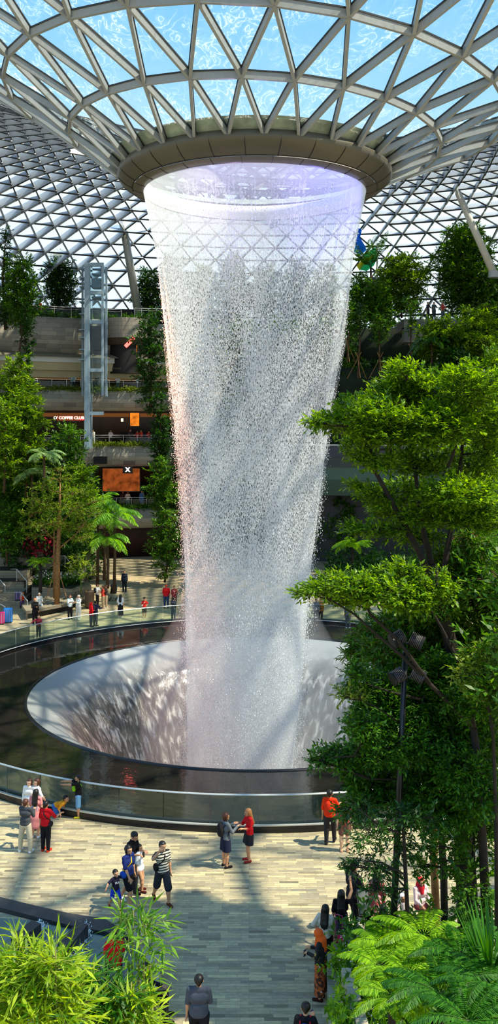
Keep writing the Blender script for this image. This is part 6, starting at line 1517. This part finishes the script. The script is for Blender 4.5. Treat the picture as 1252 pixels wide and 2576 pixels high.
# --- family walking across the plaza
a = person('man in striped T-shirt and dark shorts shading his eyes with a hand', G(408, 2272), 1.74, 28, striped('stripes', srgb(34, 32, 34), srgb(226, 218, 196), .035), (48, 50, 56), bottom='shorts', sleeve=.42, legs=('front', 'back'), arms=('down', 'brow'), shoes=(92, 44, 30), bag=('sling', (30, 28, 28)), botlen=1.1)
a = person('woman in navy T-shirt with a yellow bag strap walking beside a small boy', G(322, 2275), 1.66, 55, (30, 44, 104), (26, 24, 30), bottom='shorts', sleeve=.45, hair='bob', legs=('back', 'front'), arms=('down', 'swing_f'), shoes=(240, 240, 236), bag=('hipbag', (30, 84, 190)), extra=(240, 190, 40), botlen=.9)
a = person('man in black T-shirt looking down at a phone behind the woman in navy', G(333, 2243), 1.72, 62, BLK, (40, 40, 46), sleeve=.42, legs=('stand', 'front'), arms=('low_phone', 'low_phone'), shoes=(60, 34, 30), nod=25)
phone('smartphone held low by the man in the black T-shirt', a, both=True)
person('child in a loose white top walking in front of the man with the phone', G(350, 2240), 1.32, 70, (240, 240, 244), bottom='none', longtop=.10, sleeve=.5, hair='bob', legs=('step', 'front'), arms=('down', 'down'), shoes=(90, 36, 34), width=1.15)
a = person('small boy in dark printed T-shirt and bright blue shorts walking', G(290, 2287), 1.06, 40, (34, 30, 50), (34, 66, 196), bottom='shorts', sleeve=.42, legs=('front', 'back'), arms=('side', 'side'), shoes=(150, 60, 44), child=True, botlen=.9)
sh_t = text('FILA', 0, 0, 10, .075, mat('shirt_print', srgb(230, 230, 230), .7), 'shirt_lettering', None, bold=.02, ext=.004)
sh_t.parent = a['root']; sh_t.location = Vector([float(v) for v in (a['chest']+a['fw']*.098+np.array((0, 0, -.01)))])-a['root'].location; sh_t.rotation_euler = (math.pi/2, 0, math.radians(40))
# --- the two women taking pictures of each other
a = person('woman in grey sweater and navy skirt with a dark backpack filming to the right', G(567, 2181), 1.62, 118, (104, 110, 116), (32, 36, 58), bottom='skirt', sleeve=1.0, hair='bob', hairm=HAIRBR, arms=('phone', 'phone'), shoes=(36, 30, 34), bag=('backpack', (40, 36, 38)), botlen=1.0)
phone('smartphone held up by the woman in the grey sweater', a, both=True)
a = person('woman in red top and dark skirt looking at a phone, facing left', G(626, 2166), 1.60, -68, (206, 26, 32), (40, 42, 48), bottom='skirt', sleeve=.7, hair='long', hairm=HAIRBL, legs=('step', 'stand'), arms=('low_phone', 'phone'), shoes=(130, 40, 40), botlen=.9, nod=12)
phone('smartphone held by the woman in the red top', a, both=True)
mbt = None
# --- right of the balustrade
person('man in bright orange-red shirt and dark trousers leaning by the balustrade', G(829, 2124), 1.72, 165, (238, 60, 20), (52, 50, 52), sleeve=.5, legs=('stand', 'front'), arms=('down', 'rail'), shoes=(40, 34, 34), bag=('backpack', (220, 52, 24)))
person('person in shorts half hidden by leaves beside the man in orange-red', G(866, 2142), 1.60, 180, (150, 70, 60), (120, 80, 70), bottom='shorts', sleeve=.4, hair='long', botlen=.7, shoes=(214, 160, 130), skin=SKIN2)
# --- right foreground
person('tall man in black vest over grey sleeves standing by the lectern', G(889, 2345), 1.80, 130, (40, 36, 40), (20, 20, 24), sleeve=.5, hair='short', legs=('front', 'stand'), arms=('cross', 'cross'), width=1.2)
a = person('long-haired woman in black top and denim shorts raising a phone', G(858, 2398), 1.58, 172, (18, 17, 20), (74, 70, 96), bottom='shorts', sleeve=.45, hair='long', arms=('down', 'raise'), botlen=.55, shoes=(60, 40, 40), skin=SKIN)
phone('smartphone raised by the woman in the black top', a, 1)
person('long-haired woman from behind in cream blouse and black trousers', G(818, 2440), 1.58, 160, (206, 196, 180), (22, 22, 26), sleeve=.5, hair='long', arms=('hip', 'down'), shoes=(30, 30, 30))
a = person('woman in orange headscarf, black top and patterned skirt holding a phone out', G(806, 2513), 1.60, -110, patterned('dark_print', srgb(20, 18, 20), srgb(190, 160, 70), 9, .64), patterned('brown_print', srgb(70, 36, 26), srgb(196, 96, 40), 12, .5), bottom='longskirt', sleeve=1.0, hair='scarf', hairm=mat('scarf_orange', srgb(238, 92, 12), .7, var=.08), arms=('low_phone', 'low_phone'), shoes=(60, 30, 24), nod=20)
phone('smartphone held out by the woman in the orange headscarf', a, 0)
a = person('dark-haired person at the bottom edge bending over a phone with a blue-red backpack', G(768, 2735), 1.66, 170, (30, 28, 34), (40, 40, 46), sleeve=.45, hair='short', arms=('low_phone', 'phone'), nod=30, bag=('backpack', (34, 46, 110)), extra=(200, 40, 50))
phone('smartphone held by the person at the bottom edge', a, 1)
person('man from behind in dark grey short-sleeved shirt walking on the shaded walkway', G(500, 2655), 1.72, 178, (78, 82, 92), (30, 30, 36), sleeve=.45, hair='short', legs=('front', 'back'), arms=('down', 'low_phone'), width=1.2)
person('person in red T-shirt sitting on the low wall behind the tall bamboo', np.array(((288-CX)*21.6/F, 21.6, .0)), 1.68, 195, (226, 18, 34), (40, 40, 50), sleeve=.45, hair='short', legs=('sit', 'sit'), arms=('lap', 'lap'), seat=.50)
person('person in black sitting on the walkway edge, legs showing beside the bamboo', np.array((-2.28, 20.3, .0)), 1.66, 95, (34, 32, 36), (30, 30, 36), sleeve=1., hair='short', legs=('sit', 'sit'), arms=('lap', 'lap'), seat=.50)
# resting group under the right trees
PINK = patterned('pink_print', srgb(214, 90, 90), srgb(244, 200, 196), 10, .52)
person('woman in long pink printed robe standing behind the lectern', G(948, 2345), 1.56, 150, PINK, PINK, bottom='longskirt', sleeve=1., hair='scarf', hairm=HAIRB, longtop=.2)
person('woman in white headscarf sitting on the low wall beyond the mast', np.array((gx(1008, 23.6), 23.5, 0)), 1.55, 30, (226, 196, 192), (190, 150, 140), sleeve=1., hair='scarf', hairm=cloth((240, 226, 222)), legs=('sit', 'sit'), arms=('lap', 'lap'), seat=.48)
person('woman in crimson headscarf sitting beside the slim pale trunks', np.array((gx(1055, 24.4), 24.3, 0)), 1.58, 20, (236, 210, 210), (120, 60, 60), sleeve=1., hair='scarf', hairm=cloth((214, 40, 54)), legs=('sit', 'sit'), arms=('lap', 'lap'), seat=.48)
person('dark-haired man in pale yellow shirt sitting behind the ferns', np.array((gx(1032, 22.9), 22.8, 0)), 1.66, -40, (222, 220, 170), (60, 56, 60), sleeve=.5, hair='short', legs=('sit', 'sit'), arms=('lap', 'lap'), seat=.48, lean=22, nod=20)
person('long-haired woman in dark clothes sitting beside the black mast', np.array((gx(962, 23.0), 22.9, 0)), 1.58, 170, (50, 34, 38), (150, 60, 60), sleeve=.6, hair='long', legs=('sit', 'sit'), arms=('lap', 'lap'), seat=.48)
# --- far plaza
Fm = .017
fp = lambda *a, **k: person(*a, fine=Fm, **k)
fp('man in black suit standing with his back to the bench', G(88, 1570), 1.74, 30, (24, 24, 26), (22, 22, 24), sleeve=1., arms=('down', 'cross'), hairm=cloth((206, 120, 80)), hair='short')
fp('elderly person in white sitting on the bench behind the man in the suit', np.array((gx(102, 66), 65.6, 0)), 1.62, 20, (228, 224, 218), (222, 220, 214), sleeve=.9, hairm=HAIRG, legs=('sit', 'sit'), arms=('lap', 'lap'), seat=.62)
fp('child in maroon jacket at the far balustrade beside the man in the suit', G(97, 1603), 1.36, 15, (150, 44, 60), (36, 36, 44), sleeve=1., arms=('rail', 'side'), hair='bob', child=True)
fp('child in orange sitting on the steps above the bench', np.array((gx(57, 67.8), 67.75, 0)), 1.2, 10, (226, 70, 40), (90, 60, 110), sleeve=.8, legs=('sit', 'sit'), arms=('lap', 'lap'), seat=.45, child=True, hairm=cloth((220, 90, 50)))
fp('man in pale patterned shirt and black trousers holding up a camera', G(176, 1558), 1.68, 40, (186, 200, 204), (30, 28, 32), sleeve=.7, arms=('phone', 'phone'), hair='short', hairm=HAIRBR)
fp('white-haired person in white jacket and white trousers taking a picture', G(198, 1558), 1.68, -35, (236, 234, 228), (230, 228, 222), sleeve=1., arms=('phone', 'down'), hairm=HAIRG, legs=('stand', 'wide'), shoes=(236, 236, 232))
fp('person in white T-shirt with a dark backpack near the palm trunks', G(245, 1527), 1.70, 80, (240, 240, 238), (60, 54, 54), sleeve=.5, arms=('phone', 'low_phone'), hairm=HAIRBR, bag=('backpack', (40, 40, 42)))
fp('person in red top and beige trousers near the palm trunks', G(259, 1530), 1.64, -70, (206, 60, 44), (176, 150, 120), sleeve=.5, arms=('cross', 'cross'), hairm=HAIRBR)
fp('person in dark top and beige trousers beside the red top near the palms', G(267, 1529), 1.68, -80, (60, 48, 46), (180, 154, 126), sleeve=.7, arms=('phone', 'down'), hairm=HAIRBR, shoes=(236, 232, 226))
fp('person in bright red hooded coat embracing a companion at the far balustrade', G(229, 1577), 1.62, 110, (226, 24, 30), (40, 44, 56), sleeve=1., arms=('cross', 'cross'), longtop=.06, hair='scarf', hairm=cloth((224, 26, 30)), width=1.2)
fp('companion in navy jacket embraced by the person in the red coat', G(240, 1575), 1.70, 150, (42, 46, 72), (48, 54, 74), sleeve=1., arms=('cross', 'rail'), bag=('backpack', (52, 48, 56)))
fp('woman from behind in white blouse and long black skirt', G(303, 1553), 1.60, 175, (240, 240, 240), (30, 30, 36), bottom='longskirt', sleeve=.45, hair='long', arms=('down', 'down'), shoes=(236, 236, 236))
fp('child in black cap, red jacket and brown shorts facing the water', G(363, 1553), 1.36, 8, (206, 44, 36), (60, 56, 48), bottom='shorts', sleeve=.45, arms=('hip', 'down'), hat='cap', bag=('sling', (220, 190, 180)), shoes=(206, 160, 120), child=True)
fp('broad person in red T-shirt and jeans seen from behind near the waterfall', G(418, 1530), 1.72, 170, (222, 26, 34), (56, 74, 104), sleeve=.5, hairm=cloth((200, 80, 50)), width=1.2)
fp('person in maroon holding their hands up beside the broad person in red', G(438, 1532), 1.70, 20, (150, 60, 60), (120, 90, 80), bottom='shorts', sleeve=.5, arms=('face', 'down'), hairm=HAIRBR)
fp('dim person in grey at the far balustrade next to the falling water', G(436, 1560), 1.58, 160, (70, 74, 78), (70, 84, 104), sleeve=.5, arms=('rail', 'down'))
fp('shadowy person in dark blue standing in the gateway', G(313, 1489), 1.72, 0, (26, 34, 54), (24, 30, 44), sleeve=1.)
fp('person in orange jacket behind the spray right of the waterfall', G(806, 1564), 1.60, -20, (214, 130, 40), (90, 80, 70), sleeve=1., longtop=.08, hairm=HAIRBR)
fp('pale figure in grey beside the person in orange behind the spray', G(795, 1566), 1.62, 10, (120, 120, 120), (80, 80, 84), sleeve=1.)
fp('person in grey with white shoes behind the right foliage at the far balustrade', G(875, 1580), 1.66, 165, (110, 112, 116), (90, 90, 94), sleeve=.6, shoes=(240, 240, 240))
# --- on the galleries
Fb = .022
gp = lambda lab, px, z, h=1.66, face=-20, r=RW+1.0, **k: person(lab, on_arc(px, r, z), h, face, fine=Fb, group='visitors on the galleries', **k)
def on_arc(px, r, z):
    phi = -60.0
    best = min((abs((POL(r, a/10.0)[0])*F/POL(r, a/10.0)[1]+CX-px), a/10.0) for a in range(-800, 800))
    return POL(r, best[1], z)
gp('visitor in pale blue leaning on the beige gallery railing, leftmost of two together', 181, 17.2, face=-10, top=(150, 180, 196), bot=(70, 76, 90), arms=('rail', 'rail'))
gp('visitor in white leaning close beside the one in pale blue', 185, 17.2, face=20, top=WHT, bot=(90, 90, 96), arms=('rail', 'rail'), hairm=HAIRBR)
gp('visitor all in white standing in front of the lift tower', 218, 17.2, h=1.72, face=10, top=WHT, bot=(214, 210, 206), arms=('down', 'rail'))
gp('visitor in dark top right of the lift tower on the beige gallery', 245, 17.2, face=-10, top=(120, 84, 76), bot=(60, 56, 60), arms=('rail', 'face'), hair='long')
gp('visitor in white dress beside the dark top on the beige gallery', 251, 17.2, h=1.6, face=30, top=(238, 226, 222), bottom='none', longtop=.18, arms=('phone', 'down'), hair='bob')
gp('long-haired visitor in white standing alone on the beige gallery', 296, 17.2, face=0, top=WHT, bot=(110, 120, 134), arms=('down', 'rail'), hair='long')
gp('visitor nearest the hanging trees on the beige gallery', 346, 17.2, face=10, top=(200, 206, 204), bot=(60, 66, 70), arms=('rail', 'face'))
gp('visitor in white shirt on the coffee shop gallery beside the tower post', 220, 11.6, face=10, top=WHT, bot=(150, 160, 176), arms=('down', 'rail'), hair='long')
gp('visitor in cream leaning sideways on the coffee shop gallery', 234, 11.6, face=-20, top=(236, 230, 220), bot=(226, 220, 206), arms=('rail', 'side'))
gp('visitor in pale pink seated at a table on the coffee shop gallery', 278, 11.6, h=1.6, face=20, top=(232, 210, 200), bot=(80, 76, 80), arms=('rail', 'rail'), r=RW+1.5)
gp('visitor in dark jacket on the coffee shop gallery near the orange window', 327, 11.6, face=30, top=(50, 44, 44), bot=(40, 40, 44), arms=('rail', 'rail'))
gp('visitor in red on the coffee shop gallery, first of three in red', 345, 11.6, h=1.5, face=-20, top=(214, 60, 50), bot=(70, 60, 60), arms=('rail', 'rail'), r=RW+1.4)
gp('visitor in orange-red on the coffee shop gallery, middle of three in red', 356, 11.6, h=1.6, face=-40, top=(232, 70, 44), bot=(70, 60, 60), arms=('rail', 'side'), r=RW+1.4)
gp('visitor in scarlet on the coffee shop gallery, closest to the hanging trees', 375, 11.6, h=1.5, face=10, top=(220, 40, 40), bot=(70, 60, 60), arms=('rail', 'rail'), r=RW+1.4)
gp('visitor in white top and jeans on the lowest gallery below the X sign', 321, 5.2, face=5, top=WHT, bot=(120, 132, 150), arms=('phone', 'rail'), hair='long')
gp('visitor in blue top and shorts on the lowest gallery', 357, 5.2, h=1.74, face=0, top=(90, 130, 190), bot=(80, 120, 190), bottom='shorts', arms=('face', 'down'), shoes=(150, 80, 70))
gp('visitor in dark brown behind the glass of the lowest gallery', 308, 5.2, face=0, top=(90, 64, 56), bot=(70, 56, 52), r=RW+1.6)
gp('visitor in vivid orange on the roof garden at the left', 101, 24.5, face=-30, r=RW+1.6, top=(240, 96, 24), bot=(226, 226, 224), longtop=.06, arms=('rail', 'rail'))
gp('visitor in white on the roof garden left of the one in orange', 78, 24.5, face=10, r=RW+1.6, top=WHT, bot=(60, 60, 66), arms=('rail', 'rail'))
for px, lab, c, b_ in ((1076, 'visitor in dark clothes on the right viewing balcony, leftmost of three', (60, 60, 66), (50, 50, 56)), (1091, 'visitor in grey in the middle of the right viewing balcony', (84, 96, 100), (60, 72, 80)), (1113, 'visitor in red top on the right viewing balcony', (206, 84, 76), (90, 110, 110))):
    q_ = P(px, 800, 84.6); person(lab, (q_[0], 84.6, 23.45), 1.66, 10+px % 40, c, b_, arms=('rail', 'down'), fine=Fb)
# ------------------------------------------------------------------ render look
sc = bpy.context.scene
sc.view_settings.view_transform = 'Standard'; sc.view_settings.look = 'None'
sc.view_settings.exposure = 0.1; sc.view_settings.gamma = 1.0; sc.view_settings.use_curve_mapping = False
cy = sc.cycles
cy.max_bounces = 7; cy.diffuse_bounces = 3; cy.glossy_bounces = 3; cy.transmission_bounces = 3; cy.transparent_max_bounces = 20; cy.volume_bounces = 1
cy.caustics_reflective = False; cy.caustics_refractive = False; cy.sample_clamp_indirect = 6.0
cy.use_adaptive_sampling = True; cy.adaptive_threshold = 0.02
